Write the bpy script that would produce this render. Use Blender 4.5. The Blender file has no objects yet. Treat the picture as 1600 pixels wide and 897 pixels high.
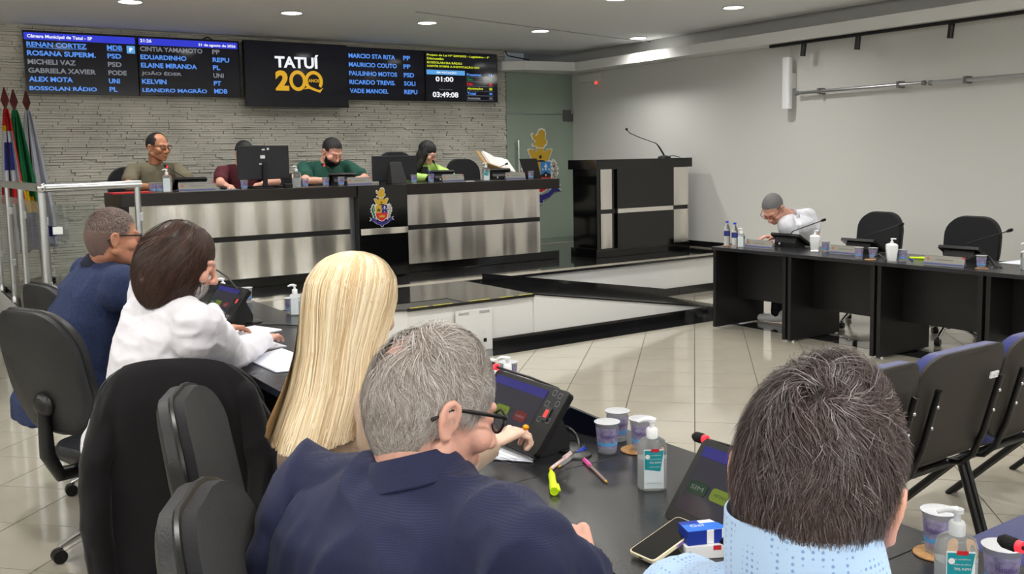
import bpy, bmesh, math, random
import numpy as np
from mathutils import Vector, Matrix, Euler, noise
C = bpy.context.scene.collection
R = math.radians
# ---------------------------------------------------------------- camera
FOC, PCX, PCY, HC = 1471.0, 800.0, 396.0, 1.6
PT, RO, YAW = R(5.86), R(-1.13), R(34.0)
_fw = np.array([math.sin(YAW)*math.cos(PT), math.cos(YAW)*math.cos(PT), -math.sin(PT)])
_r0 = np.array([math.cos(YAW), -math.sin(YAW), 0.0]); _d0 = np.cross(_fw, _r0)
_rt = math.cos(RO)*_r0 - math.sin(RO)*_d0; _dn = math.sin(RO)*_r0 + math.cos(RO)*_d0
cam_d = bpy.data.cameras.new('camera'); cam = bpy.data.objects.new('camera', cam_d); C.objects.link(cam)
m = Matrix.Identity(4)
for i in range(3):
    m[i][0], m[i][1], m[i][2] = _rt[i], -_dn[i], -_fw[i]
m[2][3] = HC
cam.matrix_world = m
cam_d.sensor_width = 36; cam_d.lens = 36*FOC/1600; cam_d.shift_y = -(448.5-PCY)/1600
cam_d.clip_start = 0.05
bpy.context.scene.camera = cam
def _ray(x, y): return _fw + _rt*(x-PCX)/FOC + _dn*(y-PCY)/FOC
def at(x, y, z):            # the point of a horizontal surface at height z
    d = _ray(x, y); t = (z-HC)/d[2]; return Vector((d[0]*t, d[1]*t, z))
def atY(x, y, Y):
    d = _ray(x, y); t = Y/d[1]; return Vector((d[0]*t, Y, HC+d[2]*t))
def atX(x, y, X):
    d = _ray(x, y); t = X/d[0]; return Vector((X, d[1]*t, HC+d[2]*t))
def atD(x, y, t):           # the point at a depth in metres
    d = _ray(x, y); return Vector((d[0]*t, d[1]*t, HC+d[2]*t))
# ---------------------------------------------------------------- world, exposure
W = bpy.data.worlds.new('world'); bpy.context.scene.world = W; W.use_nodes = True
W.node_tree.nodes['Background'].inputs[0].default_value = (0.75, 0.8, 0.85, 1)
W.node_tree.nodes['Background'].inputs[1].default_value = 0.12
V = bpy.context.scene.view_settings
V.view_transform = 'Standard'; V.look = 'None'; V.exposure = 0.0; V.gamma = 1; V.use_curve_mapping = False
# added area lights: first a soft fill from behind the camera (out of view)
def area(name, loc, rot, sx, sy, power, col):
    l = bpy.data.lights.new(name, 'AREA'); l.shape = 'RECTANGLE'; l.size = sx; l.size_y = sy; l.energy = power; l.color = col
    o = bpy.data.objects.new(name, l); C.objects.link(o); o.location = loc; o.rotation_euler = rot; return o
area('rear_fill_light', (1.2, -1.6, 3.0), (R(28), 0, R(-25)), 2.4, 1.2, 60, (1.0, 0.97, 0.94))
LAMP_W = 16.5
# added fill lights, left and rear (out of view), aimed up to brighten the ceiling
area('ceiling_fill_light', (-3.6, 3.2, 2.55), (R(180), R(-12), 0), 0.5, 11.0, 280, (1.0, 0.98, 0.95))
area('ceiling_fill_light', (2.0, -4.9, 2.55), (R(168), 0, 0), 10.0, 0.5, 280, (1.0, 0.98, 0.95))
# ---------------------------------------------------------------- materials
MATS = {}
def mat(name, col, rough=0.5, metal=0.0, bump=0.0, bscale=60.0, var=0.0, vscale=8.0, emit=None, estr=1.0, trans=0.0, coat=0.0, ior=1.45, aniso=0.0, sheen=0.0, spec=0.5, alpha=1.0, attr=None, sss=0.0, stretch=None, coord='Object', bdist=0.01, bdet=4):
    if name in MATS: return MATS[name]
    m = bpy.data.materials.new(name); m.use_nodes = True; N = m.node_tree.nodes; L = m.node_tree.links
    b = N['Principled BSDF']; I = b.inputs
    I['Base Color'].default_value = (*col, 1); I['Roughness'].default_value = rough; I['Metallic'].default_value = metal
    I['Transmission Weight'].default_value = trans; I['Coat Weight'].default_value = coat; I['Coat Roughness'].default_value = 0.08; I['IOR'].default_value = ior
    I['Anisotropic'].default_value = aniso; I['Sheen Weight'].default_value = sheen; I['Specular IOR Level'].default_value = spec; I['Alpha'].default_value = alpha
    if sss: I['Subsurface Weight'].default_value = sss; I['Subsurface Radius'].default_value = (0.012, 0.004, 0.002); I['Subsurface Scale'].default_value = 1.0
    if emit: I['Emission Color'].default_value = (*emit, 1); I['Emission Strength'].default_value = estr
    tc = N.new('ShaderNodeTexCoord'); mp = N.new('ShaderNodeMapping'); L.new(tc.outputs[coord], mp.inputs[0])
    if stretch: mp.inputs['Scale'].default_value = stretch
    if attr:
        a = N.new('ShaderNodeAttribute'); a.attribute_name = attr; L.new(a.outputs['Color'], I['Base Color'])
    if var > 0:
        n = N.new('ShaderNodeTexNoise'); n.inputs['Scale'].default_value = vscale; n.inputs['Detail'].default_value = 5; L.new(mp.outputs[0], n.inputs['Vector'])
        r = N.new('ShaderNodeMapRange'); r.inputs[1].default_value = 0.3; r.inputs[2].default_value = 0.7; r.inputs[3].default_value = 1-var; r.inputs[4].default_value = 1+var
        L.new(n.outputs['Fac'], r.inputs[0])
        mx = N.new('ShaderNodeMix'); mx.data_type = 'RGBA'; mx.blend_type = 'MULTIPLY'; mx.inputs[0].default_value = 1
        mx.inputs[6].default_value = (*col, 1)
        if attr: L.new(a.outputs['Color'], mx.inputs[6])
        L.new(r.outputs[0], mx.inputs[7]); L.new(mx.outputs[2], I['Base Color'])
    if bump > 0:
        n = N.new('ShaderNodeTexNoise'); n.inputs['Scale'].default_value = bscale; n.inputs['Detail'].default_value = bdet; L.new(mp.outputs[0], n.inputs['Vector'])
        bp = N.new('ShaderNodeBump'); bp.inputs['Strength'].default_value = bump; bp.inputs['Distance'].default_value = bdist
        L.new(n.outputs['Fac'], bp.inputs['Height']); L.new(bp.outputs[0], I['Normal'])
    MATS[name] = m; return m
def hexc(r, g, b):
    f = lambda c: (c/255/12.92) if c/255 <= 0.04045 else ((c/255+0.055)/1.055)**2.4
    return (f(r), f(g), f(b))
M_wall = mat('wall_paint', hexc(208, 208, 204), 0.75, bump=0.05, bscale=120)
M_ceil = mat('ceiling_paint', hexc(236, 238, 238), 0.8, bump=0.03)
M_white = mat('white_paint', hexc(226, 226, 224), 0.6, bump=0.03)
M_void = mat('dark_ceiling_void', hexc(70, 70, 74), 0.9)
M_tile = mat('porcelain_tile', hexc(172, 166, 152), 0.10, var=0.05, vscale=3, coat=0.5, spec=0.6)
M_grout = mat('grout', hexc(84, 74, 58), 0.9)
M_gran = mat('black_polished_tile', hexc(26, 26, 27), 0.07, var=0.25, vscale=120, coat=0.4, spec=0.6)
M_grang = mat('dark_grout', hexc(60, 58, 55), 0.8)
M_strip = mat('pale_stone_edge', hexc(150, 144, 132), 0.25, var=0.1)
M_stone = mat('split_stone', hexc(204, 201, 190), 0.85, var=0.16, vscale=2.2, bump=0.5, bscale=40)
M_stoneb = mat('stone_joint', hexc(84, 76, 62), 0.95, bump=0.4, bscale=30)
M_steel = mat('brushed_steel', hexc(236, 232, 224), 0.24, metal=1.0, bump=0.8, bscale=1.7, bdist=0.10, stretch=(2.4, 1.2, 0.22), bdet=0.0)
M_chrome = mat('chrome', hexc(210, 210, 212), 0.12, metal=1.0)
M_alu = mat('aluminium_tube', hexc(205, 207, 210), 0.28, metal=1.0)
M_lam = mat('black_wood_laminate', hexc(22, 21, 22), 0.35, bump=0.12, bscale=30, stretch=(1, 1, 8), var=0.15)
M_top = mat('black_tabletop', hexc(38, 38, 41), 0.22, bump=0.08, bscale=220, var=0.08, vscale=40)
M_gloss = mat('black_gloss_laminate', hexc(8, 8, 9), 0.12, coat=0.4)
M_black = mat('black_plastic', hexc(14, 14, 15), 0.35)
M_blackm = mat('matt_black_plastic', hexc(24, 24, 26), 0.6, bump=0.05, bscale=300)
M_fab = mat('charcoal_upholstery', hexc(27, 27, 30), 0.85, bump=0.3, bscale=500, sheen=0.08, spec=.3)
M_vinyl = mat('black_vinyl', hexc(24, 25, 28), 0.45, bump=0.15, bscale=200)
M_blue = mat('blue_upholstery', hexc(28, 38, 106), 0.85, bump=0.3, bscale=400, sheen=0.3)
M_brownp = mat('dark_brown_plastic', hexc(46, 42, 38), 0.6, bump=0.2, bscale=350)
M_glass = mat('railing_glass', (0.75, 0.88, 0.82), 0.03, trans=1.0, ior=1.25, alpha=0.35)
M_door = mat('green_frosted_glass', hexc(146, 160, 146), 0.16, spec=0.5, var=0.04, vscale=1.2)
M_clear = mat('clear_plastic', (0.90, 0.92, 0.96), 0.08, trans=0.85, ior=1.12)
M_pet = mat('clear_bottle', (0.93, 0.95, 0.96), 0.06, trans=0.9, ior=1.18)
M_gel = mat('sanitizer_gel', (0.80, 0.84, 0.85), 0.15, trans=0.6, ior=1.15)
M_foil = mat('foil_lid', hexc(206, 208, 214), 0.35, metal=0.6, bump=0.4, bscale=160)
M_cupl = mat('purple_print', hexc(160, 150, 192), 0.35, var=0.45, vscale=55, alpha=0.6)
M_cupb = mat('blue_wave_print', hexc(90, 160, 215), 0.35)
M_purple = mat('purple_letters', hexc(70, 45, 120), 0.5)
M_wplas = mat('white_plastic', hexc(232, 234, 236), 0.3, sss=0.0)
M_paper = mat('white_paper', hexc(226, 230, 240), 0.8)
M_cork = mat('cork', hexc(170, 128, 84), 0.9, bump=0.4, bscale=200, var=0.2, vscale=120)
M_red = mat('red_plastic', hexc(190, 40, 46), 0.4)
M_redl = mat('red_light_ring', hexc(200, 30, 40), 0.4, emit=(1.0, 0.03, 0.05), estr=1.2)
M_foam = mat('mic_foam', hexc(22, 22, 23), 0.95, bump=0.6, bscale=500)
M_teal = mat('teal_label', hexc(20, 140, 150), 0.5)
M_grey = mat('grey_ink', hexc(120, 124, 132), 0.6)
M_yel = mat('fluorescent_yellow', hexc(205, 230, 30), 0.4, emit=hexc(150, 200, 10), estr=0.12)
M_pink = mat('pink_plastic', hexc(230, 90, 170), 0.35)
M_bluep = mat('blue_plastic', hexc(40, 70, 200), 0.35)
M_gold = mat('gold', hexc(214, 170, 60), 0.3, metal=0.8)
M_darkglass = mat('dark_screen_glass', hexc(10, 10, 14), 0.05, coat=0.5)
def emis(name, col, s=1.0, rough=0.1): return mat(name, (0.01, 0.01, 0.012), rough, emit=col, estr=s)
# ---------------------------------------------------------------- mesh builder
class MB:
    def __init__(s): s.v = []; s.f = []; s.mi = []
    def add(s, vs, fs, mi=0):
        o = len(s.v); s.v += [tuple(v) for v in vs]; s.f += [tuple(i+o for i in f) for f in fs]; s.mi += [mi]*len(fs); return s
    def box(s, x0, x1, y0, y1, z0, z1, mi=0, M=None):
        vs = [Vector((x, y, z)) for x in (x0, x1) for y in (y0, y1) for z in (z0, z1)]
        if M is not None: vs = [M @ v for v in vs]
        return s.add(vs, [(0, 1, 3, 2), (4, 6, 7, 5), (0, 4, 5, 1), (2, 3, 7, 6), (0, 2, 6, 4), (1, 5, 7, 3)], mi)
    def ring(s, rings, caps=(True, True), mi=0, closed=True):
        n = len(rings[0]); vs = [v for r in rings for v in r]; fs = []
        for i in range(len(rings)-1):
            for j in range(n if closed else n-1):
                a = i*n+j; b = i*n+(j+1) % n; fs.append((a, b, b+n, a+n))
        if caps[0]: fs.append(tuple(range(n))[::-1])
        if caps[1]: fs.append(tuple((len(rings)-1)*n+j for j in range(n)))
        return s.add(vs, fs, mi)
    def lathe(s, prof, c=(0, 0, 0), n=24, mi=0, caps=(True, True), M=None, sx=1.0, sy=1.0):
        rs = []
        for r, z in prof:
            ring = [Vector((c[0]+r*sx*math.cos(2*math.pi*k/n), c[1]+r*sy*math.sin(2*math.pi*k/n), c[2]+z)) for k in range(n)]
            if M is not None: ring = [M @ v for v in ring]
            rs.append(ring)
        return s.ring(rs, caps, mi)
    def tube(s, pts, r, n=10, mi=0, caps=True):
        pts = [Vector(p) for p in pts]; rr = r if isinstance(r, (list, tuple)) else [r]*len(pts); rs = []; u = None
        for i, p in enumerate(pts):
            t = (pts[min(i+1, len(pts)-1)]-pts[max(i-1, 0)]).normalized()
            if u is None: u = t.orthogonal().normalized()
            else: u = (u-t*u.dot(t)).normalized()
            w = t.cross(u)
            rs.append([p+(u*math.cos(2*math.pi*k/n)+w*math.sin(2*math.pi*k/n))*rr[i] for k in range(n)])
        return s.ring(rs, (caps, caps), mi)
    def sphere(s, c, r, n=14, m=9, mi=0, M=None):
        c = Vector(c); r = Vector(r) if isinstance(r, (tuple, list, Vector)) else Vector((r, r, r)); rs = []
        for i in range(1, m):
            a = math.pi*i/m
            rs.append([Vector((r.x*math.sin(a)*math.cos(2*math.pi*k/n), r.y*math.sin(a)*math.sin(2*math.pi*k/n), -r.z*math.cos(a))) for k in range(n)])
        vs = [v for q in rs for v in q]; fs = []
        for i in range(m-2):
            for j in range(n): a = i*n+j; b = i*n+(j+1) % n; fs.append((a, b, b+n, a+n))
        vs += [Vector((0, 0, -r.z)), Vector((0, 0, r.z))]; o = (m-1)*n
        for j in range(n): fs.append((o, (j+1) % n, j)); fs.append((o+1, (m-2)*n+j, (m-2)*n+(j+1) % n))
        if M is not None: vs = [M @ v for v in vs]
        return s.add([v+c for v in vs], fs, mi)
    def prism(s, poly, z0, z1, mi=0, M=None):
        n = len(poly); vs = [Vector((x, y, z0)) for x, y in poly]+[Vector((x, y, z1)) for x, y in poly]
        if M is not None: vs = [M @ v for v in vs]
        return s.add(vs, [tuple(range(n))[::-1], tuple(range(n, 2*n))]+[(i, (i+1) % n, (i+1) % n+n, i+n) for i in range(n)], mi)
def rrect(w, h, r, n=5, cx=0, cy=0):
    o = []
    for (sx, sy, a0) in ((1, 1, 0), (-1, 1, 90), (-1, -1, 180), (1, -1, 270)):
        for k in range(n+1):
            a = R(a0+90*k/n); o.append((cx+sx*(w/2-r)+r*math.cos(a), cy+sy*(h/2-r)+r*math.sin(a)))
    return o
def setp(o, label=None, cat=None, group=None, kind=None):
    if label: o['label'] = label
    if cat: o['category'] = cat
    if group: o['group'] = group
    if kind: o['kind'] = kind
    return o
def link(name, me, parent=None):
    o = bpy.data.objects.new(name, me); C.objects.link(o)
    if parent is not None: o.parent = parent
    return o
def obj(name, mb, mats, parent=None, smooth=False, bevel=0.0, world=False, seg=2):
    me = bpy.data.meshes.new(name)
    vs = mb.v
    if world and parent is not None:
        inv = wm(parent).inverted(); vs = [inv @ Vector(v) for v in vs]
    me.from_pydata([tuple(v) for v in vs], [], mb.f)
    for m_ in (mats if isinstance(mats, (list, tuple)) else [mats]): me.materials.append(m_)
    me.polygons.foreach_set('material_index', mb.mi)
    if smooth: me.polygons.foreach_set('use_smooth', [True]*len(mb.f))
    me.update()
    bm = bmesh.new(); bm.from_mesh(me); bmesh.ops.recalc_face_normals(bm, faces=bm.faces); bm.to_mesh(me); bm.free()
    if smooth:
        try: me.set_sharp_from_angle(angle=R(50))
        except Exception: pass
    o = link(name, me, parent)
    if bevel > 0:
        b = o.modifiers.new('bevel', 'BEVEL'); b.width = bevel; b.segments = seg; b.limit_method = 'ANGLE'; b.angle_limit = R(40)
    return o
def wm(o):
    M = Matrix.LocRotScale(o.location, o.rotation_euler, o.scale)
    return wm(o.parent) @ M if o.parent else M
def empty(name, loc, rz=0.0, label=None, cat=None, group=None, rot=None):
    o = link(name, None); o.location = loc; o.rotation_euler = rot if rot else (0, 0, rz); o.empty_display_size = 0.1
    return setp(o, label, cat, group)
def kids(o): return [c for c in C.objects if c.parent == o]
def dup(o, loc=None, rz=None, label=None, group=None, parent=None, scale=None):
    c = o.copy(); C.objects.link(c); c.parent = parent
    if loc is not None: c.location = loc
    if rz is not None: c.rotation_euler = (0, 0, rz)
    if label: c['label'] = label
    if group: c['group'] = group
    if scale: c.scale = scale
    for k in kids(o): dup(k, parent=c)
    return c
def text(name, s, parent, x0, z0, w, h, mt, M=None, depth=0.001, y=0.0, bold=0.0, label=None):
    """flat lettering in the local XZ plane (facing -Y), lower-left corner x0,z0, fitted to w x h"""
    cu = bpy.data.curves.new('t', 'FONT'); cu.body = s; cu.extrude = 0; cu.offset = bold; cu.resolution_u = 3
    t = bpy.data.objects.new('t', cu); C.objects.link(t)
    me = bpy.data.meshes.new_from_object(t); bpy.data.objects.remove(t); bpy.data.curves.remove(cu)
    n = len(me.vertices); co = np.zeros(n*3); me.vertices.foreach_get('co', co); co = co.reshape(-1, 3)
    if n == 0: return None
    mn, mx = co.min(0), co.max(0)
    sx = w/(mx[0]-mn[0]) if w else h/(mx[1]-mn[1]); sz = h/(mx[1]-mn[1]) if h else sx
    out = np.zeros_like(co); out[:, 0] = x0+(co[:, 0]-mn[0])*sx; out[:, 2] = z0+(co[:, 1]-mn[1])*sz; out[:, 1] = y
    if M is not None: out = np.array([tuple(M @ Vector(v)) for v in out])
    me.vertices.foreach_set('co', out.ravel()); me.materials.clear(); me.materials.append(mt); me.update(); me.name = name
    o = link(name, me, parent)
    if label: o['label'] = label
    return o
def Tr(x, y, z): return Matrix.Translation((x, y, z))
def Rz(a): return Matrix.Rotation(a, 4, 'Z')
def Rx(a): return Matrix.Rotation(a, 4, 'X')
def Ry(a): return Matrix.Rotation(a, 4, 'Y')
# ================================================================ SETTING
XW, YB, HS, ZC = 8.52, 11.0, 0.42, 3.05
q2 = math.sqrt(0.5); TS = 0.43
# floor: a grout slab with porcelain tiles laid diagonally
fl = obj('floor', MB().box(-4.5, 9.5, -5.5, 12.2, -0.12, -0.004), M_grout); setp(fl, kind='structure')
tm = MB(); g = 0.0026; hs = TS/2-g; tm.box(-hs, hs, -hs, hs, -0.010, 0.0)
tme = None; far = MB(); cand = []
for i in range(-22, 40):
    for j in range(-36, 42):
        m0 = (j+0.5)*TS-0.005; off = 5.603 if m0 < 1.6 else 5.318
        n0 = off+(i-13+0.5)*TS; x = (n0-m0)*q2; y = (n0+m0)*q2
        if not (-4.4 < x < XW+0.25 and -5.3 < y < 11.6): continue
        if x < 0.93 or y < 6.9 or x > 7.2:      # not under the stage
            pass
        if x > 1.3 and y > 7.2 and x < 7.3: continue
        q = Vector((x, y, -HC)); dz = q.x*_fw[0]+q.y*_fw[1]+q.z*_fw[2]
        vis = False
        if dz > 0.8:
            px = PCX+FOC*(q.x*_rt[0]+q.y*_rt[1]+q.z*_rt[2])/dz; py = PCY+FOC*(q.x*_dn[0]+q.y*_dn[1]+q.z*_dn[2])/dz
            vis = -120 < px < 1720 and py < 1010
        cand.append((dz if vis else 1e3+abs(dz), x, y))
cand.sort(); first = None
for k, (d, x, y) in enumerate(cand):
    if k < 290 and d < 1e3:
        if first is None:
            first = obj('tile', tm, M_tile, fl); t = first
        else:
            t = first.copy(); C.objects.link(t); t.parent = fl
        t.location = (x, y, 0.0); t.rotation_euler = (0, 0, R(45))
    else:
        far.box(-hs, hs, -hs, hs, -0.010, 0.0, M=Tr(x, y, 0) @ Rz(R(45)))
o = obj('tile', far, M_tile, fl); o['kind'] = 'stuff'; o['label'] = 'remaining beige floor tiles'
# room shell
def struct(name, mb, mt, **k): return setp(obj(name, mb, mt, **k), kind='structure')
struct('wall_right', MB().box(XW, XW+0.2, -5.5, 12.2, 0, 3.5), M_wall)
wb = struct('wall_back', MB().box(-4.5, 7.36, YB+0.02, YB+0.2, 0, 3.5), M_stoneb)
struct('wall_left', MB().box(-4.7, -4.5, -5.5, 12.2, 0, 3.5), M_wall)
struct('wall_front', MB().box(-4.5, XW, -5.7, -5.5, 0, 3.5), M_wall)
rng = random.Random(4)
# split-stone cladding: thin strips of uneven length and depth
st = MB(); z = 0.0
while z < ZC+0.02:
    h = rng.choice((0.022, 0.026, 0.03, 0.034)); x = -0.6-rng.random()*0.3
    while x < 7.36:
        w = rng.uniform(0.12, 0.42); x1 = min(x+w, 7.36); d = rng.uniform(0.014, 0.040); gg = rng.uniform(0.0012, 0.004)
        if x1-x > 0.02: st.box(x+gg, x1-gg, YB-d+0.02, YB+0.025, z+gg*rng.uniform(0.5, 1.2), z+h-gg*0.4)
        x = x1
    z += h
o = obj('stone', st, M_stone, wb); o['kind'] = 'stuff'; o['label'] = 'rough white split-stone strips'
struct('ceiling', MB().box(-4.5, 8.36, -5.5, 10.86, ZC, ZC+0.06).box(-4.5, 8.36, 10.82, YB+.1, ZC+0.002, ZC+0.05), M_ceil)
pA, pB = at(650, 18, ZC), at(1062, 72, ZC); struct('trim_5', MB().tube([(pA.x, pA.y, ZC), (pB.x, pB.y, ZC)], 0.008, n=6), mat('ceiling_seam', hexc(150, 150, 150), .8))
struct('ceiling_void', MB().box(-4.6, 9.0, -5.6, 12.3, 3.5, 3.6), M_void)
struct('trim_1', MB().box(8.33, 8.36, -5.5, 10.86, ZC+0.06, ZC+0.40).box(7.36, 8.36, 10.83, 10.86, ZC+.06, ZC+.4), M_void)
# light shelf along the right wall and its return over the glass door
struct('trim_2', MB().prism([(8.2, -5.5), (8.2, 10.5), (7.42, 10.58), (7.18, 10.80), (7.18, 10.99), (XW, 10.99), (XW, -5.5)], 2.77, 2.888), M_white)
# stage -------------------------------------------------------------
sh = [(0.95, 7.17), (3.05, 6.80), (3.42, 6.57), (4.65, 6.57), (4.65, 7.72), (XW, 7.72), (XW, YB), (0.95, YB)]
struct('stage_platform', MB().prism([(0.97, 7.19), (3.06, 6.82), (3.43, 6.59), (4.65, 6.59), (4.65, 7.74), (XW, 7.74), (XW, YB), (0.97, YB)], 0, HS-0.02), M_white)
sf = struct('stage_floor', MB().prism(sh, HS-0.02, HS-0.004), M_grang)
# pale stone strip along the stage front
ss = MB().box(0.95, XW, 7.72, 7.86, HS-0.004, HS+0.002)
obj('edge_strip', ss, M_strip, sf)
tl = None; a = 0.6
for (xs, xe, ys, ye) in ((0.95, XW, 7.86, YB), (0.95, 4.65, 6.57, 7.72)):
    y = ys
    while y < ye-0.05:
        y1 = min(y+a, ye); x = xs
        while x < xe-0.05:
            x1 = min(x+a, xe)
            if not (y < 7.1 and x1 < 3.06) :
                yy = y if not (y < 7.1 and x < 3.4) else 6.85
                b = MB().box(x+0.001, x1-0.001, yy+0.001, y1-0.001, HS-0.004, HS+0.001); obj('tile', b, M_gran, sf)
            x = x1
        y = y1
# yellow worn tape on the stage edge
tp = MB()
for x0, x1 in ((3.45, 3.62), (3.66, 3.84), (4.0, 4.2), (4.3, 4.44), (4.5, 4.64)): tp.box(x0, x1, 6.566, 6.585, HS+0.001, HS+0.0025)
tp.add([(3.1, 6.79, HS+.002), (3.36, 6.625, HS+.002), (3.36, 6.645, HS+.002), (3.1, 6.81, HS+.002)], [(0, 1, 2, 3)])
obj('yellow_tape', tp, mat('yellow_tape', hexc(190, 180, 40), 0.6, var=0.3, vscale=60), sf)
# ramp: starts at stage level and comes down to the right
ra = MB(); X0, X1, Y0, Y1 = 4.65, 7.25, 6.57, 7.74
ra.add([(X0, Y0, HS), (X1, Y0, 0.01), (X1, Y1, 0.01), (X0, Y1, HS), (X0, Y0, 0), (X1, Y0, 0), (X1, Y1, 0), (X0, Y1, 0)], [(0, 1, 2, 3), (4, 5, 1, 0), (7, 6, 2, 3), (1, 5, 6, 2), (0, 3, 7, 4), (4, 7, 6, 5)])
rp = struct('ramp', ra, M_white)
rt_ = MB(); n = 6
for k in range(n):
    xa, xb = X0+(X1-X0)*k/n+0.001, X0+(X1-X0)*(k+1)/n-0.001; za, zb = [HS-(HS-0.01)*(x-X0)/(X1-X0)+0.003 for x in (xa, xb)]
    t = MB().add([(xa, Y0-0.012, za), (xb, Y0-0.012, zb), (xb, Y1-0.02, zb), (xa, Y1-0.02, za), (xa, Y0-0.012, za-0.012), (xb, Y0-0.012, zb-0.012), (xb, Y1-0.02, zb-0.012), (xa, Y1-0.02, za-0.012)], [(0, 1, 2, 3), (4, 7, 6, 5), (0, 4, 5, 1), (2, 6, 7, 3), (0, 3, 7, 4), (1, 5, 6, 2)])
    obj('tile', t, M_gran, rp)
# stage nosing (thin black edge)
struct('trim_3', MB().box(3.42, 4.65, 6.555, 6.572, HS-0.022, HS+0.001).box(4.66, XW, 7.705, 7.722, HS-0.022, HS+0.001), M_gran)
# baseboards built of black tiles
def base_run(name, p0, p1, z0a, z0b, h, n, tw=0.012, side=1):
    b = struct(name, MB().add([(0, 0, 0)]*0, []), M_gran) if False else None
    p0, p1 = Vector(p0), Vector(p1); root = None
    for k in range(n):
        t0, t1 = k/n, (k+1)/n; a = p0.lerp(p1, t0); c = p0.lerp(p1, t1); d = (c-a).normalized(); a = a+d*0.001; c = c-d*0.001
        nn = Vector((d.y, -d.x, 0))*tw*side; za, zc = z0a+(z0b-z0a)*t0, z0a+(z0b-z0a)*t1
        q = [Vector((v.x, v.y, z)) for v, z in ((a, za), (c, zc), (c, zc+h), (a, za+h))]
        mb = MB().add(q+[v+nn for v in q], [(0, 1, 2, 3), (4, 5, 6, 7), (0, 1, 5, 4), (1, 2, 6, 5), (2, 3, 7, 6), (3, 0, 4, 7)])
        if root is None: root = setp(obj(name, mb, M_gran), kind='structure')
        else: obj('tile', mb, M_gran, root)
base_run('baseboard_front', (3.42, 6.57, 0), (7.2, 6.57, 0), 0, 0, 0.085, 8, 0.014)
base_run('baseboard_ramp', (X0+0.2, 7.722, 0), (X1, 7.722, 0), HS-0.03, 0.012, 0.085, 6, 0.012)
base_run('baseboard_stage', (X1, 7.74, 0), (XW, 7.74, 0), 0, 0, 0.09, 3, 0.012)
base_run('baseboard_right', (XW, 11, 0), (XW, 7.72, 0), HS+0.012, HS+0.012, 0.075, 7, 0.012)
base_run('baseboard_right_low', (XW, 7.70, 0), (XW, -5, 0), 0, 0, 0.085, 20, 0.012)
struct('trim_4', MB().box(XW-0.02, XW, 7.72, YB, HS, HS+0.014).box(7.36, XW, 10.2, 10.26, HS, HS+0.006), M_strip)
# black border tiles on the floor in front of stage
bt = struct('floor_border', MB().box(3.42, 7.25, 6.30, 6.56, -0.003, 0.0005), M_grang)
k = 0; x = 3.42
while x < 7.2:
    obj('tile', MB().box(x+.001, x+.429, 6.30, 6.556, 0, 0.002), M_gran, bt); x += 0.43
obj('tile', MB().box(6.55, 6.80, 4.0, 6.29, 0, 0.002), M_gran, bt)
# electrical access cover on the stage front
e = empty('access_cover', (4.03, 6.57, 0.19), 0, 'white square electrical access cover on the low stage wall', 'cover')
obj('cover', MB().box(-0.175, 0.175, -0.02, 0.0, -0.19, 0.165), M_white, e, bevel=0.004)
v = MB()
for s in (-0.10, 0.10):
    for k in range(3): v.box(s-0.05, s+0.05, -0.022, -0.019, 0.125+k*0.008, 0.128+k*0.008)
obj('vent_slot', v, M_grey, e); obj('screw', MB().lathe([(0.012, 0), (0.012, 0.003)], M=Tr(0.10, -0.02, -0.03) @ Rx(R(90))), M_white, e)
obj('latch', MB().box(0.085, 0.115, -0.023, -0.019, -0.12, -0.09), M_black, e)
# door_1: green frosted glass beside the stone wall
d1 = struct('door_1', MB().box(7.36, XW, YB-0.02, YB, 0, 2.19), M_door)
obj('glass_panel', MB().box(7.36, XW, YB-0.02, YB, 2.20, 2.77), M_door, d1)
obj('hinge', MB().box(8.34, XW-.01, YB-0.05, YB-0.02, 2.10, 2.26), mat('hinge_metal', hexc(110, 110, 108), 0.4, metal=0.8), d1, bevel=0.003)
obj('hinge_plate', MB().box(8.46, 8.515, YB-0.06, YB-0.05, 2.20, 2.26), M_chrome, d1)
obj('door_handle', MB().tube([(7.52, YB-0.07, 1.25), (7.52, YB-0.07, 1.83)], 0.015).tube([(7.52, YB-0.07, 1.7), (7.52, YB-0.01, 1.7)], 0.01), M_chrome, d1)
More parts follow.
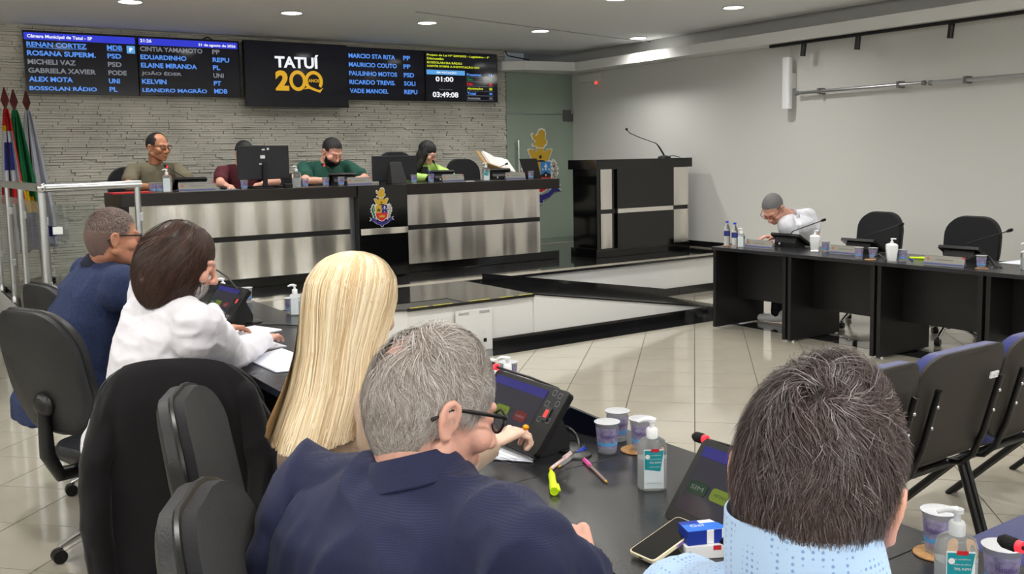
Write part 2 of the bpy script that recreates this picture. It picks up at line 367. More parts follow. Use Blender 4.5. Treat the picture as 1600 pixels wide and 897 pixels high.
# downlights ---------------------------------------------------------
M_lamp = mat('lamp_disc', (1, 1, 1), 0.5, emit=(1.0, 0.98, 0.92), estr=9.0)
lamps = [(2.02, 9.02), (3.52, 9.0), (5.04, 9.01), (6.54, 9.02), (8.05, 9.02), (7.27, 6.72), (5.86, 6.86)]
lnames = ['far left', 'second from the left', 'middle', 'second from the right', 'far right']
hidden = [(4.3, 6.9), (2.8, 6.9), (1.3, 6.9), (2.02, 4.7), (3.6, 4.7), (5.1, 4.7), (6.6, 4.7), (0.5, 4.7), (0.6, 2.4), (2.2, 2.4), (3.8, 2.4), (5.4, 2.4), (7.0, 2.4), (1.4, 0.2), (3.2, 0.2), (5.2, 0.2), (7.0, 0.2), (-1.2, 1.2), (-1.2, 3.5), (-2.0, -1.5), (0.5, -2.0), (3.0, -2.2), (5.5, -2.2)]
root = None
for i, (x, y) in enumerate(lamps+hidden):
    if i < 7:
        lab = ('round ceiling downlight, ' + (lnames[i]+' in the row nearest the screens' if i < 5 else ('near the light shelf, right of the others and closer' if i == 5 else 'cut off by the top edge of the photo')))
        e = empty('ceiling_light', (x, y, ZC), 0, lab, 'ceiling light', 'round downlights in the ceiling')
        obj('frame', MB().lathe([(0.100, 0.0), (0.112, -0.004), (0.112, -0.008), (0.100, -0.010), (0.096, -0.004), (0.096, 0.0)], n=32, caps=(False, False)), M_white, e, smooth=True)
        obj('diffuser', MB().lathe([(0.001, -0.006), (0.097, -0.006), (0.097, -0.001)], n=32, caps=(True, False)), M_lamp, e)
    l = bpy.data.lights.new('downlight', 'AREA'); l.shape = 'DISK'; l.size = 0.18; l.energy = LAMP_W; l.color = (1.0, 0.975, 0.93); l.spread = R(150)
    lo = bpy.data.objects.new('downlight', l); C.objects.link(lo); lo.location = (x, y, ZC-0.014)
# ================================================================ SCREENS
def tv(x0, x1, z0, z1, y, label, lines, th=0.06):
    """a display on the wall; lines: (text, x px-fraction...)"""
    e = empty('television', ((x0+x1)/2, y, z0), 0, label, 'screen', 'screens mounted high on the stone wall')
    w = (x1-x0)/2; h = z1-z0
    obj('casing', MB().box(-w, w, -th/2, th/2, 0, h), M_gloss, e, bevel=0.003)
    obj('display', MB().box(-w+0.010, w-0.010, -th/2-0.002, -th/2, 0.014, h-0.010), mat('tv_display', hexc(9, 9, 13), 0.10, coat=0.3, emit=hexc(14, 14, 26), estr=0.6), e)
    obj('bracket', MB().box(-0.2, 0.2, th/2, YB-0.02-y, h*0.3, h*0.7), M_black, e)
    yy = -th/2-0.004
    for it in lines:
        k = it[0]
        if k == 'r': obj(it[6] if len(it) > 6 else 'bar', MB().box(it[1]-w, it[2]-w, yy+0.001, yy+0.002, it[3], it[4]), it[5], e)
        else: text('lettering', it[1], e, it[2]-w, it[3], it[4], it[5], it[6], y=yy, bold=it[7] if len(it) > 7 else 0.03)
    return e
E_blue = emis('screen_blue_text', hexc(95, 158, 255), 0.85); E_grey = emis('screen_grey_text', hexc(138, 142, 150), 0.75)
E_white = emis('screen_white', (0.95, 0.96, 1.0), 0.95); E_bar = emis('screen_blue_bar', hexc(52, 62, 215), 0.9)
E_yel = emis('screen_yellow_text', hexc(225, 240, 50), 0.85); E_red = emis('screen_red_text', hexc(235, 30, 40), 0.85); E_grn = emis('screen_green_text', hexc(30, 140, 80), 0.8)
E_lb = emis('screen_light_blue', hexc(95, 170, 235), 0.9); E_line = emis('screen_grey_line', hexc(120, 125, 135), 0.8); E_dim = emis('screen_dim_text', hexc(140, 120, 120), 0.5)
yt = 10.90
def rows(names, z0, dz, xn, xp, h, sc):
    L = []
    for i, (n, p, c, w, w2) in enumerate(names):
        z = z0-i*dz; L.append(('t', n, xn, z, w, h, c)); L.append(('t', p, xp, z, w2, h, c))
    return L
r1 = rows([('RENAN CORTEZ', 'MDB', E_blue, .57, .155), ('ROSANA SUPERM.', 'PSD', E_blue, .655, .14), ('MICHELI VAZ', 'PSD', E_grey, .455, .138), ('GABRIELA XAVIER', 'PODE', E_grey, .645, .185), ('ALEX MOTA', 'UNI', E_blue, .415, .11), ('BOSSOLAN RÁDIO', 'PL', E_blue, .645, .083)], 0.475, 0.088, .03, .80, .052, 1)
r1 += [('r', .03, .60, .466, .470, E_blue), ('r', .80, .955, .466, .470, E_blue), ('r', 1.0, 1.085, .448, .53, E_lb), ('t', 'P', 1.028, .465, .032, .046, E_white), ('r', .01, 1.09, .548, .62, E_bar), ('t', 'Câmara Municipal de Tatuí - SP', .04, .558, .62, .044, E_white)]
tv(1.37, 2.475, 2.343, 2.985, yt, 'leftmost wall screen of names under a blue title bar', r1)
r2 = rows([('CINTIA YAMAMOTO', 'PP', E_grey, .67, .085), ('EDUARDINHO', 'REPU', E_blue, .49, .19), ('ELAINE MIRANDA', 'PL', E_blue, .60, .082), ('JOÃO ÉDER', 'UNI', E_grey, .43, .118), ('KELVIN', 'PT', E_blue, .26, .085), ('LEANDRO MAGRÃO', 'MDB', E_blue, .70, .152)], 0.480, 0.088, .02, .80, .052, 1)
r2 += [('r', .008, 1.09, .548, .62, E_bar), ('t', '21:26', .025, .575, .12, .036, E_white), ('t', '31 de agosto de 2026', .65, .556, .42, .038, E_white)]
tv(2.488, 3.60, 2.343, 2.985, yt, 'wall screen of names with clock 21:26 in its blue bar', r2)
E_gold1 = emis('screen_gold', hexc(232, 178, 40), 0.85)
cx = 1.27/2
lg = [('t', 'TATUÍ', .36, .455, .545, .165, E_white, .035)]
e3 = tv(3.62, 4.895, 2.236, 2.99, 10.80, 'larger centre wall screen with white and gold anniversary logo', lg)
text('lettering', '2', e3, -.28, .19, .165, .235, E_gold1, y=-.034, bold=.05)
def ringm(cx, cz, rx, rz, t, y, a0=0, a1=360, n=40):
    mb = MB(); 
    ra_ = [[(cx+(rx-k*t)*math.cos(R(a0+(a1-a0)*i/n)), y, cz+(rz-k*t)*math.sin(R(a0+(a1-a0)*i/n))) for k in (0, 1)] for i in range(n+1)]
    mb.add([v for r in ra_ for v in r], [(2*i, 2*i+1, 2*i+3, 2*i+2) for i in range(n)]); return mb
obj('logo_ring', ringm(-.005, .31, .105, .12, .042, -.034), E_gold1, e3)
obj('logo_ring', ringm(.195, .31, .115, .12, .04, -.034, -40, 230), E_gold1, e3)
obj('logo_ribbon', MB().add([(.06, -.035, .21), (.13, -.035, .255), (.2, -.035, .225), (.26, -.035, .205), (.315, -.035, .235), (.27, -.035, .175), (.2, -.035, .195), (.13, -.035, .22)], [(0, 1, 7), (1, 2, 6, 7), (2, 3, 5, 6), (3, 4, 5)]), E_gold1, e3)
text('lettering', 'ANOS', e3, .125, .295, .14, .04, E_gold1, y=-.035, bold=.03)
r4 = rows([('MARCIO STA RITA', 'PP', E_blue, .64, .1), ('MAURICIO COUTO', 'PP', E_blue, .66, .1), ('PAULINHO MOTOS', 'PSD', E_blue, .66, .15), ('RICARDO TREVIS.', 'SOLI', E_blue, .63, .165), ('VADE MANOEL', 'REPU', E_blue, .53, .19)], 0.51, 0.107, .055, .81, .056, 1)
tv(4.905, 6.02, 2.343, 2.988, yt, 'wall screen of five blue names right of centre', r4)
r5 = [('t', 'Projeto de Lei Nº 229/2025 - Legislativo - 1ª', .03, .575, .96, .034, E_yel), ('t', 'Discussão', .03, .535, .25, .03, E_yel), ('t', 'BOSSOLAN DA RÁDIO', .03, .485, .53, .034, E_yel), ('t', 'DISPÕE SOBRE A INSTITUIÇÃO DO', .03, .435, .80, .036, E_yel),
      ('r', .02, .60, .345, .405, E_lb), ('t', 'EM VOTAÇÃO', .17, .357, .30, .034, E_white), ('t', '01:00', .15, .255, .27, .066, E_white, .03), ('t', '03:49:08', .10, .05, .39, .072, E_white, .03), ('t', 'Tempo Restante', .20, .145, .20, .015, E_grey)]
for i, (s, n, c) in enumerate((('Presentes', '13', E_blue), ('Sim', '00', E_grn), ('Não', '00', E_red), ('Abstenções', '00', E_yel), ('Total', '00', E_blue), ('Ausentes', '04', E_grey))):
    z = .343-i*.062; r5 += [('t', s, .63, z, .023*len(s)+.02, .034, c), ('t', n, .98, z, .05, .034, c), ('r', .62, 1.05, z-.014, z-.010, E_line)]
tv(6.03, 7.15, 2.343, 2.988, yt, 'rightmost wall screen with voting countdown and yellow heading', r5)
# cables above the screens
for k, (p, l) in enumerate((([(7.30, 10.9, 3.05), (7.33, 10.88, 2.98), (7.44, 10.7, 2.93), (7.5, 10.6, 2.90)], 'black cable hanging from ceiling onto the light shelf over the glass door'), ([(3.2, 10.93, 2.985), (3.26, 10.92, 3.02), (3.32, 10.93, 2.985)], 'short black cable loop above the second screen'))):
    setp(obj('cable', MB().tube(p, 0.008), M_black, smooth=True), l, 'cable')
# ================================================================ COAT OF ARMS
K_gold = mat('emblem_gold', hexc(196, 158, 42), 0.5); K_blue = mat('emblem_sky_blue', hexc(50, 130, 200), 0.5); K_red = mat('emblem_red', hexc(196, 36, 40), 0.5)
K_wht = mat('emblem_white', hexc(222, 222, 222), 0.5); K_grn = mat('emblem_green', hexc(20, 110, 60), 0.5); K_nvy = mat('emblem_navy', hexc(44, 40, 120), 0.5); K_blk = mat('emblem_black', hexc(20, 20, 24), 0.5); K_sil = mat('emblem_leaf_grey', hexc(170, 165, 140), 0.5)
def poly(name, pts, mt, par, d0, d1, sc):
    mb = MB(); bmm = bmesh.new(); vs = [bmm.verts.new((x*sc, -d1, z*sc)) for x, z in pts]; f = bmm.faces.new(vs)
    r = bmesh.ops.extrude_face_region(bmm, geom=[f]); bmesh.ops.translate(bmm, vec=(0, d1-d0, 0), verts=[g_ for g_ in r['geom'] if isinstance(g_, bmesh.types.BMVert)])
    bmesh.ops.triangulate(bmm, faces=[f_ for f_ in bmm.faces if len(f_.verts) > 4]); bmesh.ops.recalc_face_normals(bmm, faces=bmm.faces)
    me = bpy.data.meshes.new(name); bmm.to_mesh(me); bmm.free(); me.materials.append(mt); return link(name, me, par)
def circ(cx, cz, r, n=12, rz=None): return [(cx+r*math.cos(2*math.pi*k/n), cz+(rz or r)*math.sin(2*math.pi*k/n)) for k in range(n)]
def starp(cx, cz, r, n=5, q=0.42): return [(cx+(r if k % 2 == 0 else r*q)*math.sin(math.pi*k/n), cz+(r if k % 2 == 0 else r*q)*math.cos(math.pi*k/n)) for k in range(2*n)]
def emblem(loc, H_, rz, label, small):
    e = empty('coat_of_arms', loc, rz, label, 'emblem'); s = H_; D = 0.004 if small else 0.012
    lion = [(-.10, 1.08), (-.17, 1.13), (-.20, 1.22), (-.15, 1.25), (-.10, 1.19), (-.05, 1.24), (-.02, 1.31), (.05, 1.33), (.12, 1.30), (.14, 1.22), (.12, 1.14), (.17, 1.10), (.16, 1.03), (.10, 1.0), (.09, .96), (-.08, .96), (-.09, 1.0), (-.18, 1.0), (-.17, 1.05)]
    crown = [(-.30, .90), (-.23, .93), (-.21, .90), (-.17, .92), (-.13, .87), (-.09, .86), (-.09, .94), (.09, .94), (.09, .86), (.13, .87), (.17, .92), (.21, .90), (.23, .93), (.30, .90), (.20, .68), (.10, .655), (-.10, .655), (-.20, .68)]
    shield = [(-.26, .66), (.26, .66), (.26, .28), (.22, .16), (.12, .07), (0, .02), (-.12, .07), (-.22, .16), (-.26, .28)]
    def outl(p, k, c): return [((x-c[0])*k+c[0], (z-c[1])*k+c[1]) for x, z in p]
    poly('outline', outl(lion, 1.18, (0, 1.14)), K_wht, e, 0, D, s); poly('lion', lion, K_gold, e, D, D*1.5, s)
    poly('outline', outl(crown, 1.10, (0, .79)), K_wht, e, 0, D*.9, s); poly('crown', crown, K_gold, e, D, D*1.5, s)
    poly('crown_gate', [(-.03, .73), (.03, .73), (.03, .78), (0, .80), (-.03, .78)], K_blk, e, D*1.5, D*1.7, s)
    poly('crown_base', [(-.13, .66), (.13, .66), (.09, .69), (0, .70), (-.09, .69)], K_blk, e, D*1.5, D*1.8, s)
    poly('outline', outl(shield, 1.09, (0, .36)), K_wht, e, 0, D*1.1, s)
    poly('shield_quarter', [(-.26, .66), (0, .66), (0, .34), (-.26, .34)], K_gold, e, D, D*1.6, s)
    poly('shield_quarter', [(0, .66), (.26, .66), (.26, .34), (0, .34)], K_blue if not small else K_nvy, e, D, D*1.6, s)
    poly('shield_base', [(-.26, .34), (.26, .34), (.26, .28), (.22, .16), (.12, .07), (0, .02), (-.12, .07), (-.22, .16), (-.26, .28)], K_red, e, D, D*1.6, s)
    if not small: poly('mountain', [(0, .34), (.26, .34), (.26, .40), (.18, .42), (.13, .46), (.08, .42), (0, .38)], K_blk, e, D*1.6, D*1.9, s)
    poly('cross', [(.115, .48), (.145, .48), (.145, .55), (.175, .55), (.175, .575), (.145, .575), (.145, .62), (.115, .62), (.115, .575), (.085, .575), (.085, .55), (.115, .55)], K_wht, e, D*1.6, D*1.9, s)
    for cx, cz in ((.05, .50), (.21, .50), (.13, .38)): poly('star', starp(cx, cz, .028), K_wht, e, D*1.9, D*2.2, s)
    poly('tower', [(-.20, .40), (-.06, .40), (-.06, .50), (-.10, .50), (-.13, .54), (-.16, .50), (-.20, .50)], mat('emblem_brown', hexc(96, 70, 40), .5), e, D*1.6, D*1.9, s)
    poly('castle', [(-.12, .16), (.12, .16), (.13, .26), (.06, .22), (.04, .28), (0, .23), (-.04, .28), (-.06, .22), (-.13, .26)], K_gold, e, D*1.6, D*1.9, s)
    rg = random.Random(7)
    for sx, mt in ((-1, K_grn), (1, K_sil)):
        for k in range(6):
            z0 = .62-.105*k; x0 = sx*(.35+.05*math.sin(k*1.1))
            poly('leaf_outline', starp(x0, z0, .10, 4, .72), K_wht, e, 0, D*.6, s)
            poly('leaf', starp(x0, z0, .07, 5, .5), mt, e, D*.6, D*.9, s)
    rib = [(-.50, .17), (-.34, .13), (-.20, .02), (0, -.04), (.20, .02), (.34, .13), (.50, .17), (.44, .10), (.52, .04), (.36, .02), (.22, -.09), (0, -.16), (-.22, -.09), (-.36, .02), (-.52, .04), (-.44, .10)]
    poly('ribbon_outline', outl(rib, 1.07, (0, .02)), K_wht, e, 0, D*1.2, s); poly('ribbon', rib, K_nvy, e, D*1.3, D*1.8, s)
    poly('knot', circ(0, -.16, .07), K_wht, e, D*1.2, D*1.6, s); poly('knot_centre', circ(0, -.16, .05), K_nvy, e, D*1.6, D*2, s)
    return e
# big crest on the glass door: 1.33 units tall above the shield base
pa, pb = atY(843, 198, YB-0.03), atY(843, 300, YB-0.03)
emblem((pa.x, YB-0.021, pb.z-0.02), (pa.z-pb.z)/1.36, 0, 'large colourful city coat of arms mounted on the green glass door', False)
# ================================================================ PRESIDING DESK
YD = 8.62
M_top2 = mat('dark_slab_laminate', hexc(30, 26, 24), 0.35, var=0.2, vscale=6)
pd = empty('presiding_desk', (4.1, YD, HS), 0, 'long raised desk with brushed steel front panels and black slab top', 'desk')
def dk(name, x0, x1, y0, y1, z0, z1, mt, bev=0.002, par=None):
    return obj(name, MB().box(x0-4.1, x1-4.1, y0-YD, y1-YD, z0-HS, z1-HS), mt, par or pd, bevel=bev)
dk('plinth', 1.80, 6.50, YD+0.04, YD+0.5, HS+0.003, 0.515, M_gloss)
dk('body', 1.80, 6.20, YD+0.012, YD+0.55, 0.515, 1.235, M_lam)
for (x0, x1) in ((1.82, 3.90), (4.47, 6.205)):
    for (z0, z1) in ((0.517, 0.868), (0.918, 1.235)): dk('steel_panel', x0, x1, YD, YD+0.012, z0, z1, M_steel, 0.001)
    dk('band', x0, x1, YD+0.004, YD+0.012, 0.869, 0.917, M_lam, 0)
dk('corner_strip', 3.885, 3.93, YD-0.01, YD+0.02, 0.515, 1.235, mat('dull_metal_strip', hexc(120, 120, 124), 0.4, metal=0.8))
dk('slab', 1.74, 3.93, YD-0.09, YD+0.62, 1.236, 1.345, M_top2); dk('slab', 4.47, 6.42, YD-0.09, YD+0.62, 1.236, 1.345, M_top2)
ctr = dk('centre_panel', 3.93, 4.47, YD-0.115, YD+0.62, 0.43, 1.345, M_gloss)
dk('steel_band', 3.945, 4.468, YD-0.121, YD-0.114, 0.856, 0.918, M_steel, 0.001)
dk('end_cap', 1.74, 1.80, YD+0.0, YD+.6, 1.10, 1.236, M_black)
pa, pb = atY(595, 293, YD-.12), atY(595, 346, YD-.12)
emblem((pa.x, YD-0.116, pb.z), (pa.z-pb.z)/1.36, 0, 'small coat of arms on the black centre panel of the presiding desk', True)
ZT = 1.346
# ================================================================ LECTERN
lp = at(1003, 395, HS)
LY = 8.35; L0, L1 = atY(932, 300, LY).x, atY(1077, 300, LY).x
w = (L1-L0)/2; lz = atY(1003, 248, LY).z-HS
le = empty('lectern', ((L0+L1)/2, LY, HS), 0, 'black lectern with steel side panels standing on the stage', 'lectern')
obj('plinth', MB().box(-w-0.01, w+0.01, 0.0, 0.48, 0.002, 0.10), M_gloss, le, bevel=0.002)
obj('body', MB().box(-w+0.02, w-0.01, 0.02, 0.46, 0.10, lz-0.11), M_gloss, le)
obj('top', MB().box(-w-0.02, w+0.02, -0.03, 0.50, lz-0.11, lz), M_gloss, le, bevel=0.002)
mz = 0.10+(lz-0.21)*0.47
obj('steel_panel', MB().box(-w+0.07, -w+0.235, 0.010, 0.02, 0.105, mz-.025), M_steel, le); obj('steel_panel', MB().box(-w+0.07, -w+0.235, 0.010, 0.02, mz+.025, lz-.112), M_steel, le)
obj('steel_panel', MB().box(w-0.265, w-0.012, 0.006, 0.02, 0.105, mz-.025), M_steel, le); obj('steel_panel', MB().box(w-0.265, w-0.012, 0.006, 0.02, mz+.025, lz-.112), M_steel, le)
obj('centre_panel', MB().box(-w+0.30, w-0.27, -0.012, 0.02, 0.10, mz-.025), M_gloss, le); obj('centre_panel', MB().box(-w+0.30, w-0.27, -0.012, 0.02, mz+.025, lz-.11), M_gloss, le)
obj('steel_band', MB().box(-w+0.31, w-0.275, -0.008, 0.02, mz-.025, mz+.025), M_steel, le)
mp_ = lambda x, y, Y: atY(x, y, Y)
b0 = mp_(1038, 245, LY+.2); b0.z = HS+lz; pts = [(b0.x, b0.y, b0.z+.03)]+[tuple(mp_(x, y, LY+.2)) for x, y in ((1030, 230), (1025, 224), (1000, 215), (984, 208), (979, 202))]
me_ = empty('gooseneck_microphone', tuple(b0), 0, 'thin gooseneck microphone on top of the lectern', 'microphone')
obj('base', MB().lathe([(0.07, 0), (0.065, 0.02), (0.02, 0.035)], sx=1.3, sy=1), M_black, me_, smooth=True)
obj('stem', MB().tube(pts, [0.011, 0.010, 0.005, 0.005, 0.005, 0.005]), M_black, me_, smooth=True, world=True)
obj('head', MB().sphere(pts[-1], 0.016), M_foam, me_, smooth=True, world=True)
setp(obj('cable', MB().tube([(b0.x+.04, b0.y, b0.z+.01), (b0.x+.12, b0.y, b0.z+.03), (b0.x+.2, b0.y, b0.z+.02), (b0.x+.25, b0.y-.02, b0.z+.006)], 0.004), M_black, smooth=True), 'loose black cable lying on the lectern top', 'cable')
# ================================================================ WALL FITTINGS (right wall)
tk = empty('track_light', (8.31, 5.2, 2.766), 0, 'black ceiling track under the light shelf with three spotlights', 'track light')
obj('rail', MB().box(-0.018, 0.018, -5.0, 1.94, -0.03, 0.0), M_black, tk)
for (x, y, xb, yb) in ((1256, 68, 1259, 83), (1341, 56, 1344, 72), (1487, 37, 1491, 55)):
    p = atX(x, y, 8.31); s = obj('spotlight', MB().lathe([(0.028, 0), (0.028, -0.12)], c=(0, 0, 0), M=Tr(0, p.y-5.2, -0.04) @ Rx(R(6))).box(-.02, .02, p.y-5.2-.02, p.y-5.2+.02, -.06, -.03), M_black, tk, smooth=True)
p0, p1 = atX(1229, 90, 8.40), atX(1231, 170, 8.40)
sp = empty('column_speaker', (8.40, (p0.y+p1.y)/2, p1.z), 0, 'white slim column loudspeaker on the right wall', 'loudspeaker')
hh = p0.z-p1.z
obj('cabinet', MB().prism(rrect(0.09, 0.10, 0.03), 0, hh), M_wplas, sp, smooth=True); obj('bracket', MB().box(0.04, XW-8.4, -.02, .02, hh*.4, hh*.7), M_white, sp)
obj('badge', MB().box(-.048, -.045, -.012, .012, .09, .115), M_wplas, sp); obj('wire', MB().tube([(0.02, 0, hh), (0.04, 0, hh+.3)], .004), M_white, sp)
for (x0, y0, x1, y1, lb, jj) in ((1246, 146, 1443.5, 129, 'long grey wall tube beside the column loudspeaker', (1280, 1404)), (1454, 129.5, 1640, 114, 'grey wall tube nearer the right edge of the photo', (1509,))):
    a, b = atX(x0, y0, 8.44), atX(x1, y1, 8.44); zz = (a.z+b.z)/2
    e = empty('wall_rail', (8.44, a.y, zz), 0, lb, 'rail', 'grey tubes along the right wall')
    obj('tube', MB().tube([(0, 0, 0), (0, b.y-a.y, 0)], 0.019, n=14), M_alu, e, smooth=True)
    for t in (0, b.y-a.y): obj('end_cap', MB().tube([(0, t-.015, 0), (0, t+.015, 0)], 0.024, n=14), mat('cap_grey', hexc(120, 120, 120), .4), e, smooth=True)
    for j in jj:
        q = atX(j, y0, 8.44); obj('bracket', MB().box(-.02, XW-8.44, q.y-a.y-.015, q.y-a.y+.015, -.03, .035), mat('bracket_grey', hexc(110, 110, 108), .5), e)
# small wall plates near the ceiling
q = atX(921, 122, XW-.01)
e = empty('exit_sensor', (XW-.001, q.y, q.z), 0, 'small pale wall box with faint red light by the door', 'sensor')
obj('cover', MB().box(-.03, 0, -.25, .25, -.06, .06), M_wall, e, bevel=.01); obj('indicator', MB().box(-.034, -.03, -.21, -.14, -.10, -.055), emis('red_indicator', (1, .15, .1), .8), e)
# ================================================================ GLASS RAILING (left)
rl = empty('glass_railing', (0.95, 7.14, HS), 0, 'aluminium railing with glass panes along the left stage edge', 'railing')
def w2(mb, name, mt, sm=True, par=rl): return obj(name, mb, mt, par, smooth=sm, world=True)
zr = 1.45
w2(MB().tube([(0.95, 10.9, zr), (0.95, 7.14, zr)], 0.030, n=16), 'handrail', M_alu); w2(MB().tube([(0.97, 7.14, zr), (1.60, 7.14, zr+.005)], 0.028, n=16), 'handrail', M_alu)
w2(MB().sphere((0.95, 7.14, zr), 0.036), 'corner_joint', M_chrome)
for (x, y, r) in ((0.95, 10.15, .02), (0.95, 9.19, .02), (0.95, 8.28, .023), (0.95, 7.16, .03), (1.57, 7.14, .022)):
    p = w2(MB().tube([(x, y, HS), (x, y, zr)], r, n=14), 'post', M_alu); o = obj('collar', MB().lathe([(r*1.5, 0), (r*1.5, .015), (r*1.1, .05)], c=(x-.95, y-7.14, 0.002)), M_alu, p, smooth=True)
    for zc in (.35, .8): obj('clamp', MB().box(x-.95-.012, x-.95+.03, y-7.14-.02, y-7.14+.02, zc-.03, zc+.03), M_alu, p, bevel=.004)
for (ya, yb) in ((10.10, 9.24), (9.14, 8.33), (8.23, 7.22)): w2(MB().box(.944, .954, yb, ya, HS+.08, zr-.1), 'glass_pane', M_glass, False)
w2(MB().box(1.0, 1.28, 7.135, 7.145, HS+.12, zr-.12), 'glass_pane', M_glass, False); w2(MB().box(1.0, 1.06, 7.11, 7.14, 1.13, 1.18), 'glass_clamp', M_wplas, False)
# ================================================================ FLAGS
def flag(xp, yp, xb, yb, Y, label, cols, wd, grp='flags on poles in the left corner'):
    t = atY(xp, yp, Y); b = atY(xb, yb, Y); e = empty('flag', (b.x, Y, HS), 0, label, 'flag', grp)
    d = (t-b); p2 = b+d*((HS-b.z)/d.z) if abs(d.z) > 1e-6 else b
    obj('pole', MB().tube([p2, t], 0.014), mat('dark_wood_pole', hexc(60, 32, 24), .4), e, smooth=True, world=True)
    obj('finial', MB().lathe([(.006, -.06), (.012, -.02), (.038, .05), (.006, .17)], c=tuple(t), n=4), mat('red_wood', hexc(84, 26, 22), .4), e, world=True)
    obj('base', MB().lathe([(.12, 0), (.12, .03), (.03, .05)], c=(p2.x-b.x, 0, 0.002)), M_black, e, smooth=True)
    # draped cloth: pleated sheet hanging from the top, widening down
    L_ = t.z-0.03-(HS+.35); n, mrows = 28, 26; vs = []; mi = []
    for i in range(mrows+1):
        f = i/mrows; z = t.z-0.03-L_*f; hw = wd*(0.16+0.84*min(1, f*1.35)**.8)*0.5; cx = t.x+(b.x-t.x)*f*0.9+wd*.12*f
        for j in range(n+1):
            u = j/n*2-1; vs.append((cx+u*hw, Y-0.03-0.035*(0.4+f)*math.sin(u*9+f*1.7)-0.02*math.cos(u*17), z))
    mb = MB(); fs = []
    for i in range(mrows):
        for j in range(n): a = i*(n+1)+j; fs.append((a, a+1, a+n+2, a+n+1)); mi.append(cols[1](i/mrows, j/n))
    mb.add(vs, fs); mb.mi = mi
    o = obj('cloth', mb, cols[0], e, smooth=True, world=True); s = o.modifiers.new('s', 'SOLIDIFY'); s.thickness = .003; return e
c_w, c_r, c_g, c_y, c_b, c_k = [mat('flag_'+n_, hexc(*c_), .8) for n_, c_ in (('white', (196, 198, 208)), ('red', (196, 34, 34)), ('green', (10, 104, 58)), ('yellow', (216, 178, 20)), ('blue', (40, 48, 130)), ('black', (24, 24, 28)))]
flag(8, 165, 20, 330, 10.2, 'red, white and blue flag, leftmost of the three', ([c_r, c_w, c_b, c_k, c_y], lambda f, u: (4 if (f < .14 and u < .4 and f > .09) else 2 if (.2 < f < .42 and .1 < u < .7) else 1 if (.15 < f < .5 and u < .85) else 4 if (.48 < f < .54 and u > .7) else 0 if f < .64 else 1 if u < .5 else 3)), .22)
flag(22, 167, 36, 335, 10.45, 'green, yellow and blue flag, middle of the three', ([c_g, c_y, c_b], lambda f, u: 0 if (f < .50+.25*abs(u-.35)) else 2 if (f > .72 and u > .25) else 1), .30)
flag(42, 168, 58, 335, 10.7, 'white flag with blue band, rightmost of the three', ([c_w, c_b], lambda f, u: 1 if (.78 < f < .80 or .83 < f < .90) else 0), .30)
# ================================================================ DESKS (meeting tables)
def desk_row(xf, xr, y0, n, lab, facing, cat='table', zt=0.75, pitch=0.85, grp='black laminate meeting tables', labs=None):
    """tables in a row running toward -Y; xf = the open-floor side"""
    s = 1 if xr > xf else -1
    for k in range(n):
        ya = y0-k*pitch; yb = ya-pitch; pitch_ = pitch
        if k == 0 and s < 0: ya += .32; pitch_ = pitch+.32
        e = empty('meeting_table', (xf, (ya+yb)/2, 0), 0, labs[k], cat, grp)
        h = pitch_/2; dx = abs(xr-xf)
        def bx(n_, x0, x1, a, b, z0, z1, mt, bev=.0015): return obj(n_, MB().box(min(s*x0, s*x1), max(s*x0, s*x1), a, b, z0, z1), mt, e, bevel=bev)
        bx('tabletop', 0, dx, -h+.001, h-.001, zt-.03, zt, M_top)
        bx('side_panel', 0.01, dx-.02, h-.045, h-.012, .012, zt-.03, M_lam); bx('side_panel', 0.01, dx-.02, -h+.012, -h+.045, .012, zt-.03, M_lam)
        bx('modesty_panel', .30, .318, -h+.045, h-.045, .26, zt-.03, M_lam)
        for yy in (h-.03, -h+.03):
            for xx in (.06, dx-.08): obj('foot', MB().lathe([(.014, .0), (.014, .012)], c=(s*xx, yy, 0), n=10), M_chrome, e)
rowR = ['black meeting table at right, the end one the bent-over man uses', 'black meeting table at right, second one from the stage', 'black meeting table at right, third from the stage, behind the blue chairs', 'black meeting table at right, partly past the edge of the photo', 'black meeting table at right edge, mostly outside the frame']
desk_row(6.28, 6.96, 6.06, 5, None, 1, labs=rowR)
rowL = ['black table at left in front of man in dark blue polo', 'black table at left in front of long-haired man', 'black table behind the blonde woman, papers at its left end', 'black table section between blonde woman and the plastic cups', 'black table section under the highlighter and pens', 'black table section under the phone and medicine boxes']
desk_row(1.885, 1.195, 5.42, 6, None, -1, labs=rowL, pitch=.858)
